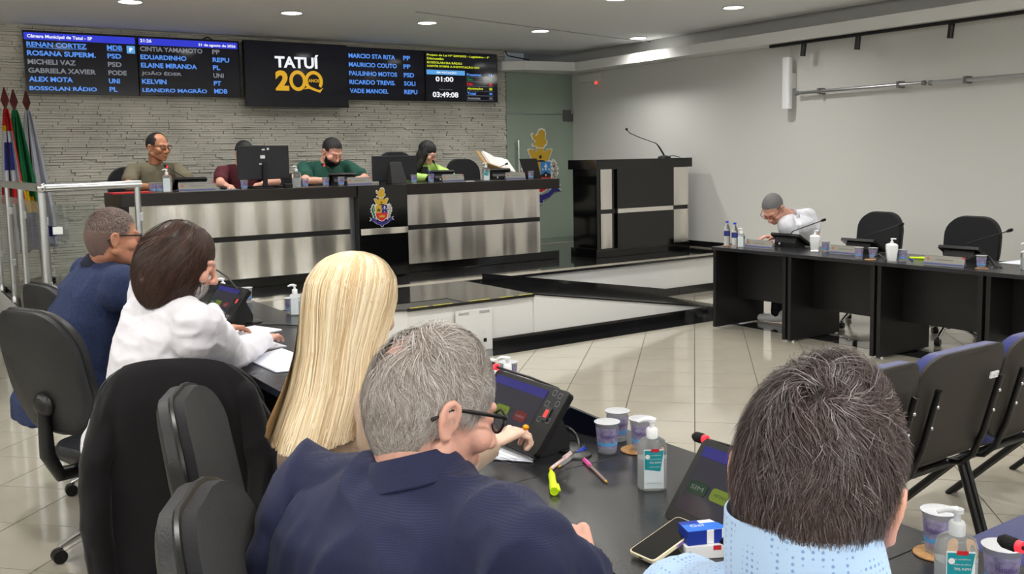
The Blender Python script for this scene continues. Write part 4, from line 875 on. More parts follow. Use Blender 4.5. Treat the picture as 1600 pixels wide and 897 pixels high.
def collar(root, neck, up, fw, la, r, h, mt, spread=1.25, thick=.006, gap=70, drop=.028, back=.0, axis=None):
    """a folded shirt or jacket collar wrapping the neck, open in front; it stands along the neck's own axis"""
    neck = Vector(neck); n = 40; rs = []; ax = (Vector(axis)-neck).normalized() if axis is not None else up; f_ = (fw-ax*fw.dot(ax)).normalized(); l_ = ax.cross(f_); l_ = l_ if l_.dot(la) > 0 else -l_
    for k in range(n+1):
        a = R(90+gap/2+(360-gap)*k/n); d = l_*math.cos(a)+f_*math.sin(a); fr = max(0, math.sin(a)); q = neck-ax*(drop*1.4*fr)
        rs.append([q+d*(r*.96)-ax*.015, q+d*r+ax*h*.8, q+d*(r*1.015)+ax*h, q+d*(r*1.05)+ax*h*.96, q+d*(r*(1+spread)/2)+ax*h*.25, q+d*(r*spread)-ax*drop, q+d*(r*spread*.985)-ax*(drop+.003), q+d*(r*1.04)+ax*h*.3])
    return obj('collar', MB().ring(rs), mt, root, smooth=True, world=True)
def skinm(name, c, red=.1):
    return mat(name, hexc(*c), .5, var=.10, vscale=28, bump=.06, bscale=260, sss=.12, spec=.4)
S1 = skinm('skin_fair', (214, 160, 140)); S2 = skinm('skin_pink', (218, 166, 148)); S3 = skinm('skin_tan', (186, 130, 104)); S4 = skinm('skin_olive', (176, 122, 92)); S5 = skinm('skin_pale', (222, 184, 166))
# ================================================================ PEOPLE
def rg_short(hl_front=.045, side=.0, nape=-.068, bald=None):
    """a short-hair region in head space"""
    def f(P, rg):
        x, y, z = P[:, 0], P[:, 1], P[:, 2]; jit = 0 if rg is None else rg.rand(len(P))*.006
        front = (z > hl_front+.018*np.clip((y-.02)/.06, 0, 1)+jit) | (y < .045)
        sides = (z > np.interp(y, [-.12, -.05, -.03, .0, .03, .05, .09], [nape, nape, -.035, .010, .012, .035, .05])+jit)
        r = front & sides & (y < .082)
        if bald: r &= ~((x-bald[0])**2+(y-bald[1])**2+(z-bald[2])**2 < bald[3]**2)
        return r
    return f
def cl(*c): return (*hexc(*c[:3]), c[3])
def whorl(c, swirl=.7, back=0.0):
    c = np.array(c)
    def f(P, rg, t):
        d = P-c; d /= (np.linalg.norm(d, axis=1, keepdims=True)+1e-6); n = (P-np.array(CR0))/np.array(CRR)**2; n /= np.linalg.norm(n, axis=1, keepdims=True)
        r = d+np.cross(n, d)*swirl*np.exp(-np.linalg.norm(P-c, axis=1)/.05)[:, None]; r[:, 2] -= .35; return r
    return f
# ---- 1. man in the foreground, seen from behind -------------------
H1 = headM(atD(1277, 757, 1.02), 64, 14, 7, 0.98)
HB0, HBR = (0, -.014, .002), (.078, .101, .119)
T_lb = mat('light_blue_dotted_shirt', hexc(168, 196, 232), .8, sheen=.2)
_nt = T_lb.node_tree; _v = _nt.nodes.new('ShaderNodeTexVoronoi'); _v.inputs['Scale'].default_value = 150; _v.inputs['Randomness'].default_value = 0.0; _tc = _nt.nodes.new('ShaderNodeTexCoord'); _nt.links.new(_tc.outputs['Object'], _v.inputs['Vector'])
_cr = _nt.nodes.new('ShaderNodeValToRGB'); _cr.color_ramp.elements[0].position = .20; _cr.color_ramp.elements[0].color = (*hexc(118, 150, 204), 1); _cr.color_ramp.elements[1].position = .30; _cr.color_ramp.elements[1].color = (*hexc(172, 200, 234), 1); _nt.links.new(_v.outputs['Distance'], _cr.inputs[0]); _nt.links.new(_cr.outputs[0], _nt.nodes['Principled BSDF'].inputs['Base Color'])
nk = H1 @ Vector((0, -.05, -.115))
p1, k1 = seated('p', 'man in foreground seen from behind, thick dark greying hair and light blue dotted shirt', (.62, .60, .56), nk, atD(1078, 966, 1.14), atD(1512, 1040, .94), H1, nk+vec(.08, .30, -.33), (1.22, .98, .78), nk+vec(.15, -.30, -.33), (1.30, .35, .78), S1, T_lb, mat('dark_trousers', hexc(30, 32, 40), .8), face=(1, 0, 0), build=1.1, vox=.007, knees=[(1.10, .70, .50), (1.10, .48, .50)], feet=[(1.05, .72, 0), (1.05, .46, 0)], neckr=.060, wide=1.10, group=None, foldamp=.005)
hc1 = H1 @ Vector((0.000, -.032, -.050)); collar(p1, hc1, k1['up'], k1['fw'], k1['la'], .0735, .032, T_lb, spread=1.20, drop=.065, axis=hc1+vec(.0, .0, .1)-k1['fw']*.004+k1['la']*(-.012))
DK = mat('dark_hair_base', hexc(40, 32, 31), .7)
_r1 = rg_short(.05, nape=-.046)
def r1_(P, rg): x, y, z = P.T; return _r1(P, rg) & ~((np.abs(x) > .050) & (y > -.055) & (z < .028))
putmesh('hair', cap_mesh(H1, r1_, 1.05, c0=HB0, cr=HBR), DK, p1)
cols1 = [cl(58, 46, 45, .44), cl(78, 65, 62, .30), cl(104, 93, 92, .21), cl(136, 128, 130, .05)]
W1 = (-.004, -.078, .088)
hl = lambda P, rg: np.interp(P[:, 2], [-.08, -.03, .03, .1], [.020, .034, .048, .060])*(.75+.5*rg.rand(len(P)))*np.where((np.abs(P[:, 0]) > .045) & (P[:, 1] > -.055), np.clip((P[:, 2]+.0)/.09, .15, 1), 1)
putmesh('hair_strands', scalp_hair(H1, 34000, r1_, whorl(W1, 1.1), hl, .0010, cols1, seg=7, lift=.15, seed=5, grow=1.06, clump=48, wav=.32, c0=HB0, cr=HBR), HAIRM, p1)
# short beard along the jaw
def beardm(M, n, cols, seed, length=.012, zlo=-.125, ytop=.0, c0=(0, .028, -.055), cr=(.064, .072, .068), wd=.0010, full=False, low=-.9, seg=3, lift=.12):
    def reg(P, rg):
        x, y, z = P[:, 0], P[:, 1], P[:, 2]
        return (z < -.035+(.0 if not full else .01)) & (z > zlo) & (y > -.002) & ~((y > .075) & (z > -.06) & (abs(x) < .02)) & (z < np.interp(y, [0, .05, .09], [-.01, -.045, -.05]))
    def dr(P, rg, t): d = np.zeros_like(P); d[:, 2] = -1; d[:, 1] = .2; return d
    return scalp_hair(M, n, reg, dr, lambda P, rg: length*(.6+.8*rg.rand(len(P))), wd, cols, seg=seg, lift=lift, seed=seed, grow=1.0, c0=c0, cr=cr)
putmesh('beard', beardm(H1, 5000, [cl(40, 34, 34, .6), cl(100, 95, 95, .4)], 3, full=True), HAIRM, p1)
# ---- 2. grey-haired man in the navy suit ---------------------------
H2 = headM(atD(679, 636, 1.66), 96, 20, -3, 1.10)
T_suit = mat('navy_ribbed_suit', hexc(40, 44, 74), .8, sheen=.06, spec=.3)
_nt = T_suit.node_tree; _w = _nt.nodes.new('ShaderNodeTexWave'); _w.bands_direction = 'Z'; _w.inputs['Scale'].default_value = 105; _w.inputs['Distortion'].default_value = 1.5; _w.inputs['Detail'].default_value = 1; _w.inputs['Detail Scale'].default_value = 4; _tc = _nt.nodes.new('ShaderNodeTexCoord'); _nt.links.new(_tc.outputs['Object'], _w.inputs['Vector'])
_cr = _nt.nodes.new('ShaderNodeValToRGB'); _cr.color_ramp.elements[0].color = (*hexc(30, 33, 60), 1); _cr.color_ramp.elements[1].color = (*hexc(39, 43, 75), 1); _nt.links.new(_w.outputs['Fac'], _cr.inputs[0]); _nt.links.new(_cr.outputs[0], _nt.nodes['Principled BSDF'].inputs['Base Color'])
nk = atD(650, 728, 1.63); SL, SR = atD(486, 768, 1.78), atD(782, 830, 1.50)
p2, k2 = seated('p', 'grey-haired man in navy blue suit and black glasses, looking down to the right', (.60, 1.38, .56), nk, SL, SR, H2, atD(440, 868, 1.72), (.95, 1.80, .80), atD(842, 895, 1.42), atD(915, 905, 1.50), S2, T_suit, mat('navy_trousers', hexc(30, 33, 56), .8), face=(1, .2, 0), build=1.22, depth=1.12, vox=.007, knees=[(1.12, 1.52, .52), (1.14, 1.22, .52)], feet=[(1.12, 1.55, 0), (1.14, 1.2, 0)], neckr=.068, wide=1.10, jaw=1.15, foldamp=.027, foldsc=8, foldst=(1, 1, .35), tipr=atD(888, 838, 1.56), curl=58, cloth='suit_jacket', skin_arm=0.15)
collar(p2, nk-vec(0, 0, .004), k2['up'], k2['fw'], k2['la'], .077, .026, T_suit, spread=1.34, drop=.024, gap=60, axis=H2 @ Vector((0, -.028, -.055)))
bald2 = (.006, -.085, .086, .024); r2_ = rg_short(.052, nape=-.100, bald=bald2)
def back2(P, rg, t):
    d = np.zeros_like(P); x, y, z = P.T
    d[:, 1] = np.where(z > .06, .55, .9*np.clip((z+.02)*9, -.3, .8)); d[:, 2] = np.where(y > .0, -.15, -.8); d[:, 0] = np.sign(x)*.35; d[:, 1] = np.where(y < -.06, .1, d[:, 1]); return d
GB = mat('grey_hair_base', hexc(150, 136, 128), .75)
putmesh('hair', cap_mesh(H2, r2_, 1.03, c0=HB0, cr=HBR), GB, p2)
cols2 = [cl(146, 134, 126, .34), cl(170, 160, 154, .34), cl(198, 192, 188, .26), cl(112, 98, 92, .06)]
me = scalp_hair(H2, 32000, r2_, back2, lambda P, rg: np.interp(P[:, 2], [-.10, -.04, .05, .1], [.008, .018, .042, .055])*(.7+.6*rg.rand(len(P))), .0010, cols2, seg=6, lift=.07, seed=8, grow=1.05, clump=45, c0=HB0, cr=HBR)
putmesh('hair_strands', me, HAIRM, p2)
# white side hair and sideburn
def rside(P, rg):
    x, y, z = P.T; return (z > .0) & (z < .075) & (y > .018) & (y < .068) & (x > .02)
putmesh('temple_hair', scalp_hair(H2, 3800, rside, back2, lambda P, rg: .032*(.6+.6*rg.rand(len(P))), .0011, [cl(222, 220, 220, .6), cl(190, 186, 184, .4)], seg=5, lift=.06, seed=4, grow=1.045), HAIRM, p2)
glasses(H2, p2, M_black)
# ---- 3. blonde woman ------------------------------------------------
H3 = headM(atD(556, 484, 2.36), 72, 8, 2, 1.0)
T_bei = mat('beige_wool_jacket', hexc(170, 144, 122), .85, bump=.15, bscale=400, sheen=.3)
nk = H3 @ Vector((0, -.045, -.15)); wr3, tp3 = at(768, 694, .85), at(822, 664, .88)
p3, k3 = seated('p', 'woman with long straight blonde hair and beige jacket, hand on the tablet', (.84, 2.18, .56), nk, nk+vec(.02, .19, -.08), nk+vec(.04, -.19, -.085), H3, (1.02, 2.46, .84), (1.36, 2.44, .79), (1.04, 1.93, .83), wr3, S5, T_bei, mat('beige_trousers', hexc(180, 155, 130), .85), face=(1, 0, 0), build=1.0, depth=.9, female=True, vox=.008, knees=[(1.12, 2.28, .52), (1.12, 2.06, .52)], feet=[(1.12, 2.28, 0), (1.12, 2.04, 0)], neckr=.05, foldamp=.010, foldsc=11, tipr=tp3, curl=34, cloth='jacket', skin_arm=0.12)
# long hair: one smooth volume from crown to mid back, covered in strands that follow it
bk3 = -Vector(k3['fw']); bk3.z = 0; bk3.normalize(); hf3 = Vector((math.sin(R(72)), math.cos(R(72)), 0)); la3 = Vector((hf3.y, -hf3.x, 0)); hc3 = H3 @ CR0
def PXc(x, y, d): return atD(x, y, d)
secs3 = [(hc3+vec(0, 0, .113), .002, .002, 0), (hc3+vec(0, 0, .109), .028, .032, 0), (hc3+vec(0, 0, .100), .050, .058, 0), (hc3+vec(0, 0, .085), .066, .080, 0), (hc3+vec(0, 0, .05), .087, .106, 0), (hc3+vec(0, 0, .0), .098, .116, 0), (hc3+vec(0, 0, -.06)-hf3*.012, .103, .110, .0), (hc3+vec(0, 0, -.12)-hf3*.030, .110, .100, .0),
         (hc3+vec(0, 0, -.20)-hf3*.060, .122, .092, 0), (hc3+vec(0, 0, -.31)-hf3*.125, .138, .084, 0), (hc3+vec(0, 0, -.42)-hf3*.185, .152, .074, 0), (hc3+vec(0, 0, -.53)-hf3*.245, .165, .062, 0)]
sc_ = np.array([[*c_, a_, b_] for c_, a_, b_, _ in secs3]); kt = np.linspace(0, 1, len(sc_))
def hairsurf(ph, t, grow=1.0):
    v = np.stack([np.interp(t, kt, sc_[:, i]) for i in range(5)], -1); a_, b_ = v[..., 3]*grow, v[..., 4]*grow; h_, l_ = np.array(hf3), np.array(la3)
    cx, sx = np.sin(ph), np.cos(ph)*-1     # ph = 0 is the back of the head
    return v[..., :3]+l_*(a_*np.sign(cx)*np.abs(cx)**.9)[..., None]+h_*(b_*np.sign(sx)*np.abs(sx)**.9)[..., None]
rgh = np.random.RandomState(2); ns, npt = 20000, 20
ph0 = rgh.uniform(-2.45, 2.45, ns); t = np.linspace(0, 1, npt)[None]; tE = rgh.uniform(.80, .845, ns)[:, None]-.04*np.abs(ph0[:, None])/2.4
lim = np.interp(t*tE, [0, .3, .45, .62, 1], [3.1, 2.4, 1.95, 1.60, 1.40])        # opens around the face, gathers behind the shoulders
PH = np.clip(np.abs(ph0)[:, None]/2.45, 0, 1)*lim*np.sign(ph0)[:, None]+.035*np.sin(t*6+rgh.rand(ns, 1)*6)*t+rgh.normal(size=(ns, 1))*.04*t
lump = 1+.022*np.sin(ph0*23)[:, None]*t+.02*np.sin(ph0*11+1)[:, None]*t
P = hairsurf(PH, t*tE*np.ones((ns, 1)), 1.0)*1.0; cen = hairsurf(PH, t*tE*np.ones((ns, 1)), 0.0); P = cen+(P-cen)*(lump*(1.03+.035*rgh.rand(ns, 1)**2))[..., None]
cz3 = cen.copy(); cz3[..., 2] = np.minimum(cz3[..., 2], hc3.z); Nn = P-cz3; Nn /= np.linalg.norm(Nn, axis=2, keepdims=True)+1e-9; P = P+Nn*(.003+.004*rgh.rand(ns, 1, 1))
stk = vnoise(np.stack([ph0*9, ph0*0, ph0*0], 1))
cb = np.array([hexc(232, 210, 172), hexc(225, 198, 156), hexc(238, 220, 188), hexc(214, 184, 142)])[np.clip((stk*3+rgh.rand(ns)*1.6-.3).astype(int), 0, 3)]*(.9+.2*rgh.rand(ns, 1))
putmesh('hair_strands', ribbons(P, Nn, .0026, cb, taper=.7, uneven=.6+.8*rgh.rand(ns)), HAIRB, p3)
hb = MB(); ph_ = np.linspace(-2.15, 2.15, 60)
g_ = [[Vector(v) for v in hairsurf(ph_*float(np.interp(tt, [0, .3, .45, .62, 1], [3.1, 2.4, 1.95, 1.60, 1.40]))/2.45, np.full(60, tt), .95)] for tt in np.linspace(.0, .76, 30)]
hb.ring(g_, (False, False), closed=False); ho = obj('hair', hb, mat('blonde_hair_base', hexc(228, 206, 168), .55), p3, smooth=True, world=True); so = ho.modifiers.new('s', 'SOLIDIFY'); so.thickness = .01; so.offset = 0
# ring and bracelet
br = Vector(wr3).lerp((1.04, 1.93, .83), .02); dd = (Vector(tp3)-Vector(wr3)).normalized(); u = dd.orthogonal().normalized(); v = dd.cross(u)
obj('bracelet', MB().tube([br+(u*math.cos(a)+v*math.sin(a)*.85)*.0315 for a in [2*math.pi*k/20 for k in range(21)]], .0038, n=8), mat('pearl_gold', hexc(226, 196, 170), .25, metal=.5), p3, smooth=True, world=True)
rgp = Vector(wr3)+dd*.112+Vector((-.004, -.014, .0)); obj('ring', MB().sphere(rgp, (.010, .010, .008)), mat('amber_ring', hexc(220, 150, 20), .15, metal=.6), p3, smooth=True, world=True)
# ---- 4. long-haired man in the white shirt ---------------------------
H4 = headM(atD(289, 408, 3.46), 104, 22, 0, 1.08)
T_wh = mat('white_cotton_shirt', hexc(222, 220, 228), .8, bump=.08, bscale=180, sheen=.2)
nk = atD(256, 450, 3.52); SR4 = atD(306, 506, 3.36); SL4 = atD(236, 450, 3.72)
p4, k4 = seated('p', 'long-haired bearded man in white shirt leaning forward over the table', (.74, 3.66, .56), nk, SL4, SR4, H4, (1.22, 4.15, .80), at(332, 478, .80), at(366, 556, .82), at(416, 530, .81), S1, T_wh, mat('blue_jeans', hexc(44, 66, 122), .85, bump=.2, bscale=300), face=(1, 0, 0), build=1.18, depth=1.15, vox=.009, knees=[(1.12, 3.86, .54), (1.12, 3.58, .54)], feet=[(1.10, 3.9, 0), (1.10, 3.56, 0)], neckr=.054, wide=1.06, hvox=.0045, foldamp=.009, foldsc=20, foldst=(1, .45, 1), tipr=at(466, 496, .79), tipl=at(352, 470, .79), curl=10, skin_arm=.10)
bl = mat('brown_hair_base', hexc(58, 40, 34), .6); hb = MB(); CC = lambda c, r: hb.sphere(c, r, 24, 16)
CC((0, -.018, .032), (.086, .106, .098)); CC((0, -.055, -.03), (.083, .07, .085)); CC((.052, .012, -.02), (.036, .042, .082)); CC((-.052, .012, -.02), (.036, .042, .082)); CC((0, -.085, -.085), (.085, .055, .060)); CC((.05, -.04, -.08), (.042, .055, .055)); CC((0, -.062, -.04), (.090, .068, .09))
hb.v = [tuple(H4 @ Vector(v)) for v in hb.v]
for x_, y_, d_, r_ in ((246, 412, 3.5, .075), (232, 424, 3.52, .058), (258, 425, 3.46, .07)): hb.sphere(atD(x_, y_, d_), r_, 20, 14)
hm = remesh(hb, .007, 5); folds(hm, .006, 40, (1, 1, .3)); putmesh('hair', hm, bl, p4)
def rlong(P, rg): x, y, z = P.T; return (z > .055) & (y < .085) | (z > -.06) & (y < .03)
def dlong(P, rg, t): d = np.zeros_like(P); d[:, 2] = -1.1; d[:, 1] = -.45; d[:, 0] = np.sign(P[:, 0])*np.where(P[:, 2] > .08, 1.3, 0); return d
putmesh('hair_strands', scalp_hair(H4, 12000, rlong, dlong, lambda P, rg: .21*(.7+.5*rg.rand(len(P))), .0024, [cl(58, 40, 34, .5), cl(80, 56, 46, .3), cl(40, 28, 26, .2)], seg=11, lift=.10, seed=3, grow=1.08, c0=(0, -.034, -.030), cr=(.090, .106, .152), clump=42, gravity=.3), HAIRM, p4)
putmesh('beard', beardm(H4, 5000, [cl(70, 58, 54, .35), cl(150, 142, 140, .4), cl(200, 196, 194, .25)], 9, length=.05, c0=(0, .030, -.06), cr=(.064, .074, .072), wd=.0016, full=True, seg=5, lift=.32), HAIRM, p4)
# ---- 5. man in the dark blue polo ------------------------------------
H5 = headM(atD(178, 370, 4.25), 90, 6, 0, 1.06)
T_nv = mat('dark_blue_knit', hexc(36, 48, 82), .9, bump=.3, bscale=120, var=.25, vscale=90)
nk = atD(162, 412, 4.30)
p5, k5 = seated('p', 'stocky man with buzz cut and black glasses in dark blue polo', (.62, 4.60, .56), nk, nk+vec(-.03, .21, -.06), nk+vec(.03, -.21, -.07), H5, (1.0, 4.88, .83), (1.34, 4.95, .80), (1.02, 4.34, .84), (1.36, 4.52, .80), S3, T_nv, mat('dark_trousers2', hexc(30, 32, 40), .8), face=(1, 0, 0), build=1.2, depth=1.2, vox=.009, knees=[(1.12, 4.72, .52), (1.12, 4.46, .52)], feet=[(1.1, 4.72, 0), (1.1, 4.46, 0)], neckr=.066, wide=1.1, jaw=1.2, hvox=.0045, skin_arm=1, bare=True, foldamp=.010, foldsc=12, curl=15)
collar(p5, nk+vec(0, 0, .0), k5['up'], k5['fw'], k5['la'], .077, .024, mat('navy_collar', hexc(18, 22, 40), .85))
r5_ = rg_short(.05, nape=-.095)
putmesh('hair', cap_mesh(H5, r5_, 1.04, c0=HB0, cr=HBR), mat('buzz_cut', hexc(104, 84, 78), .85, bump=.3, bscale=600, var=.15, vscale=300), p5)
putmesh('hair_strands', scalp_hair(H5, 9000, r5_, whorl((0, -.07, .1), .4), lambda P, rg: .008*(.7+.6*rg.rand(len(P))), .0014, [cl(100, 82, 76, .6), cl(150, 138, 132, .4)], seg=2, lift=.03, seed=6, grow=1.04), HAIRM, p5)
glasses(H5, p5, M_black)
# ---- 6. bent-over man at the right desk --------------------------------
H6 = headM(atD(1208, 326, 8.5), -100, 46, 0, 1.1)
T_w2 = mat('white_polo', hexc(226, 228, 236), .8, bump=.1, bscale=150)
nk = H6 @ Vector((0, -.06, -.13)); hp6 = Vector((7.42, 6.02, .56)); 
p6, k6 = seated('p', 'bent-over grey-haired man in white polo with red glasses at right desk', hp6, atD(1232, 336, 8.72), atD(1228, 352, 8.48), atD(1262, 338, 8.98), H6, atD(1241, 378, 8.55), (6.92, 5.70, .82), atD(1275, 372, 8.9), (7.0, 5.95, .80), S1, T_w2, mat('black_trousers', hexc(22, 22, 26), .8), face=(-1, 0, 0), build=1.15, depth=1.1, vox=.011, hvox=.006, knees=[(6.98, 5.86, .50), (6.98, 6.14, .50)], feet=[(6.94, 5.86, 0), (6.98, 6.2, 0)], skin_arm=1, bare=True, neckr=.058, foldamp=.010, sole=M_wplas)
r6_ = rg_short(.05, nape=-.065); putmesh('hair', cap_mesh(H6, r6_, 1.04, 48, 32), mat('steel_grey_hair', hexc(108, 106, 108), .8, bump=.6, bscale=200, var=.2, vscale=100), p6)
collar(p6, atD(1233, 337, 8.70), k6['up'], k6['fw'], k6['la'], .076, .022, T_w2); glasses(H6, p6, mat('red_frames', hexc(120, 20, 24), .3), lens=False)
# ---- 7-10. presiding desk ----------------------------------------------
def desk_person(px, py, az, pitch, lab, skin, top, haircol, build=1.0, female=False, hs=1.0, shirt='shirt', Y=9.42, wl=None, wr=None, region=None, **k):
    h = atY(px, py, Y-.03); M = headM(h, az, pitch, 0, hs); nk = M @ Vector((0, -.045, -.145)); hip = Vector((nk.x, Y+.12, HS+.52))
    n = nk.copy(); sw = .19*build
    el_, er_ = Vector((nk.x+sw+.10, Y-.18, ZT+.05)), Vector((nk.x-sw-.10, Y-.18, ZT+.05))
    wl = wl or Vector((nk.x+.08, Y-.36, ZT+.04)); wr = wr or Vector((nk.x-.10, Y-.36, ZT+.04))
    kn = [(nk.x-.12, Y-.16, HS+.50), (nk.x+.12, Y-.16, HS+.50)]; ft = [(nk.x-.12, Y-.14, HS+.003), (nk.x+.12, Y-.14, HS+.003)]
    r, kk = seated('p', lab, hip, n, n+vec(sw, 0, -.065), n+vec(-sw, 0, -.065), M, el_, wl, er_, wr, skin, top, mat('dark_trousers3', hexc(28, 28, 34), .8), face=(0, -1, 0), build=build*1.08, depth=build, vox=.012, hvox=.006, female=female, knees=kn, feet=ft, skin_arm=k.get('sa', 1), bare=k.get('sa', 1) >= 1, foldamp=.008, cloth=shirt, floor=HS+.003, neckr=k.get('nr', .056), wide=k.get('wide', 1.0), jaw=k.get('jaw', 1.0), curl=30)
    if region is not False:
        putmesh('hair', cap_mesh(M, region or rg_short(.05, nape=-.06), k.get('grow', 1.06), 48, 32), mat(haircol[0], hexc(*haircol[1:]), .6, bump=.5, bscale=150), r)
    return r, M, nk, kk
BKH = ('black_hair', 20, 18, 19)
T_ol = mat('olive_polo', hexc(104, 98, 80), .85, bump=.1, bscale=200)
def rg_reced(P, rg): x, y, z = P.T; return rg_short(.05, nape=-.06)(P, rg) & ~((y > .015) & (z > .05) & (abs(x) < .052)) 
r, M, nk, kk = desk_person(247, 230, 152, 4, 'man in olive polo and dark glasses at left end of presiding desk', S4, T_ol, BKH, 1.05, hs=1.12, region=rg_reced, wide=1.08, jaw=1.1, nr=.064)
collar(r, nk, kk['up'], kk['fw'], kk['la'], .076, .022, T_ol); glasses(M, r, M_black, lens=False)
obj('collar_stripe', MB().tube([nk+kk['la']*math.cos(a)*.098+kk['fw']*math.sin(a)*.098-kk['up']*(.024+.045*max(0, math.sin(a))) for a in [R(126+288*k/20) for k in range(21)]], .003, n=6), K_wht, r, world=True)
T_bg = mat('burgundy_tshirt', hexc(78, 22, 34), .85)
mx = atY(353, 289, 9.0)
r, M, nk, kk = desk_person(382, 240, 170, 22, 'man in burgundy t-shirt mostly hidden behind the large monitor', S1, T_bg, BKH, 1.0, hs=1.05, wr=Vector((mx.x+.02, 9.06, ZT+.035)))
T_gr = mat('dark_green_polo', hexc(22, 72, 60), .85, bump=.1, bscale=200)
r, M, nk, kk = desk_person(519, 237, 168, 30, 'bearded heavy man in dark green polo reading with head down', S1, T_gr, BKH, 1.28, hs=1.18, wide=1.15, jaw=1.25, nr=.07)
collar(r, nk, kk['up'], kk['fw'], kk['la'], .084, .02, T_gr); putmesh('beard', beardm(M, 3500, [cl(26, 20, 20, 1)], 2, length=.02, full=True, wd=.004, c0=(0, .030, -.058), cr=(.072, .076, .072)), HAIRM, r)
T_lm = mat('lime_jacket', hexc(176, 214, 110), .8, bump=.1, bscale=200)
r, M, nk, kk = desk_person(668, 239, 145, 26, 'woman with long black hair in lime green jacket writing', S1, T_lm, BKH, .88, female=True, hs=1.02, region=False, sa=.2, shirt='jacket')
hb = MB()
for c, r_ in (((0, -.02, .04), (.086, .104, .094)), ((0, -.05, -.05), (.09, .06, .12)), ((.072, .0, -.06), (.028, .045, .13)), ((-.072, .0, -.06), (.028, .045, .13)), ((.09, .01, -.17), (.03, .04, .10)), ((-.09, .01, -.17), (.03, .04, .10)), ((0, -.07, -.17), (.10, .045, .10))): hb.sphere(c, r_, 20, 14)
hb.v = [tuple(M @ Vector(v)) for v in hb.v]; hm = remesh(hb, .009, 3); folds(hm, .004, 50, (1, 1, .2)); putmesh('hair', hm, MATS['black_hair'], r); glasses(M, r, M_grey, lens=False)
obj('black_top', MB().prism([(-.045, -.30), (.045, -.30), (.05, -.12), (.03, -.03), (-.03, -.03), (-.05, -.12)], .0, .02, M=Matrix.Translation(nk+vec(0, -.118, -.01)) @ Rx(R(90))), M_blackm, r, world=True)
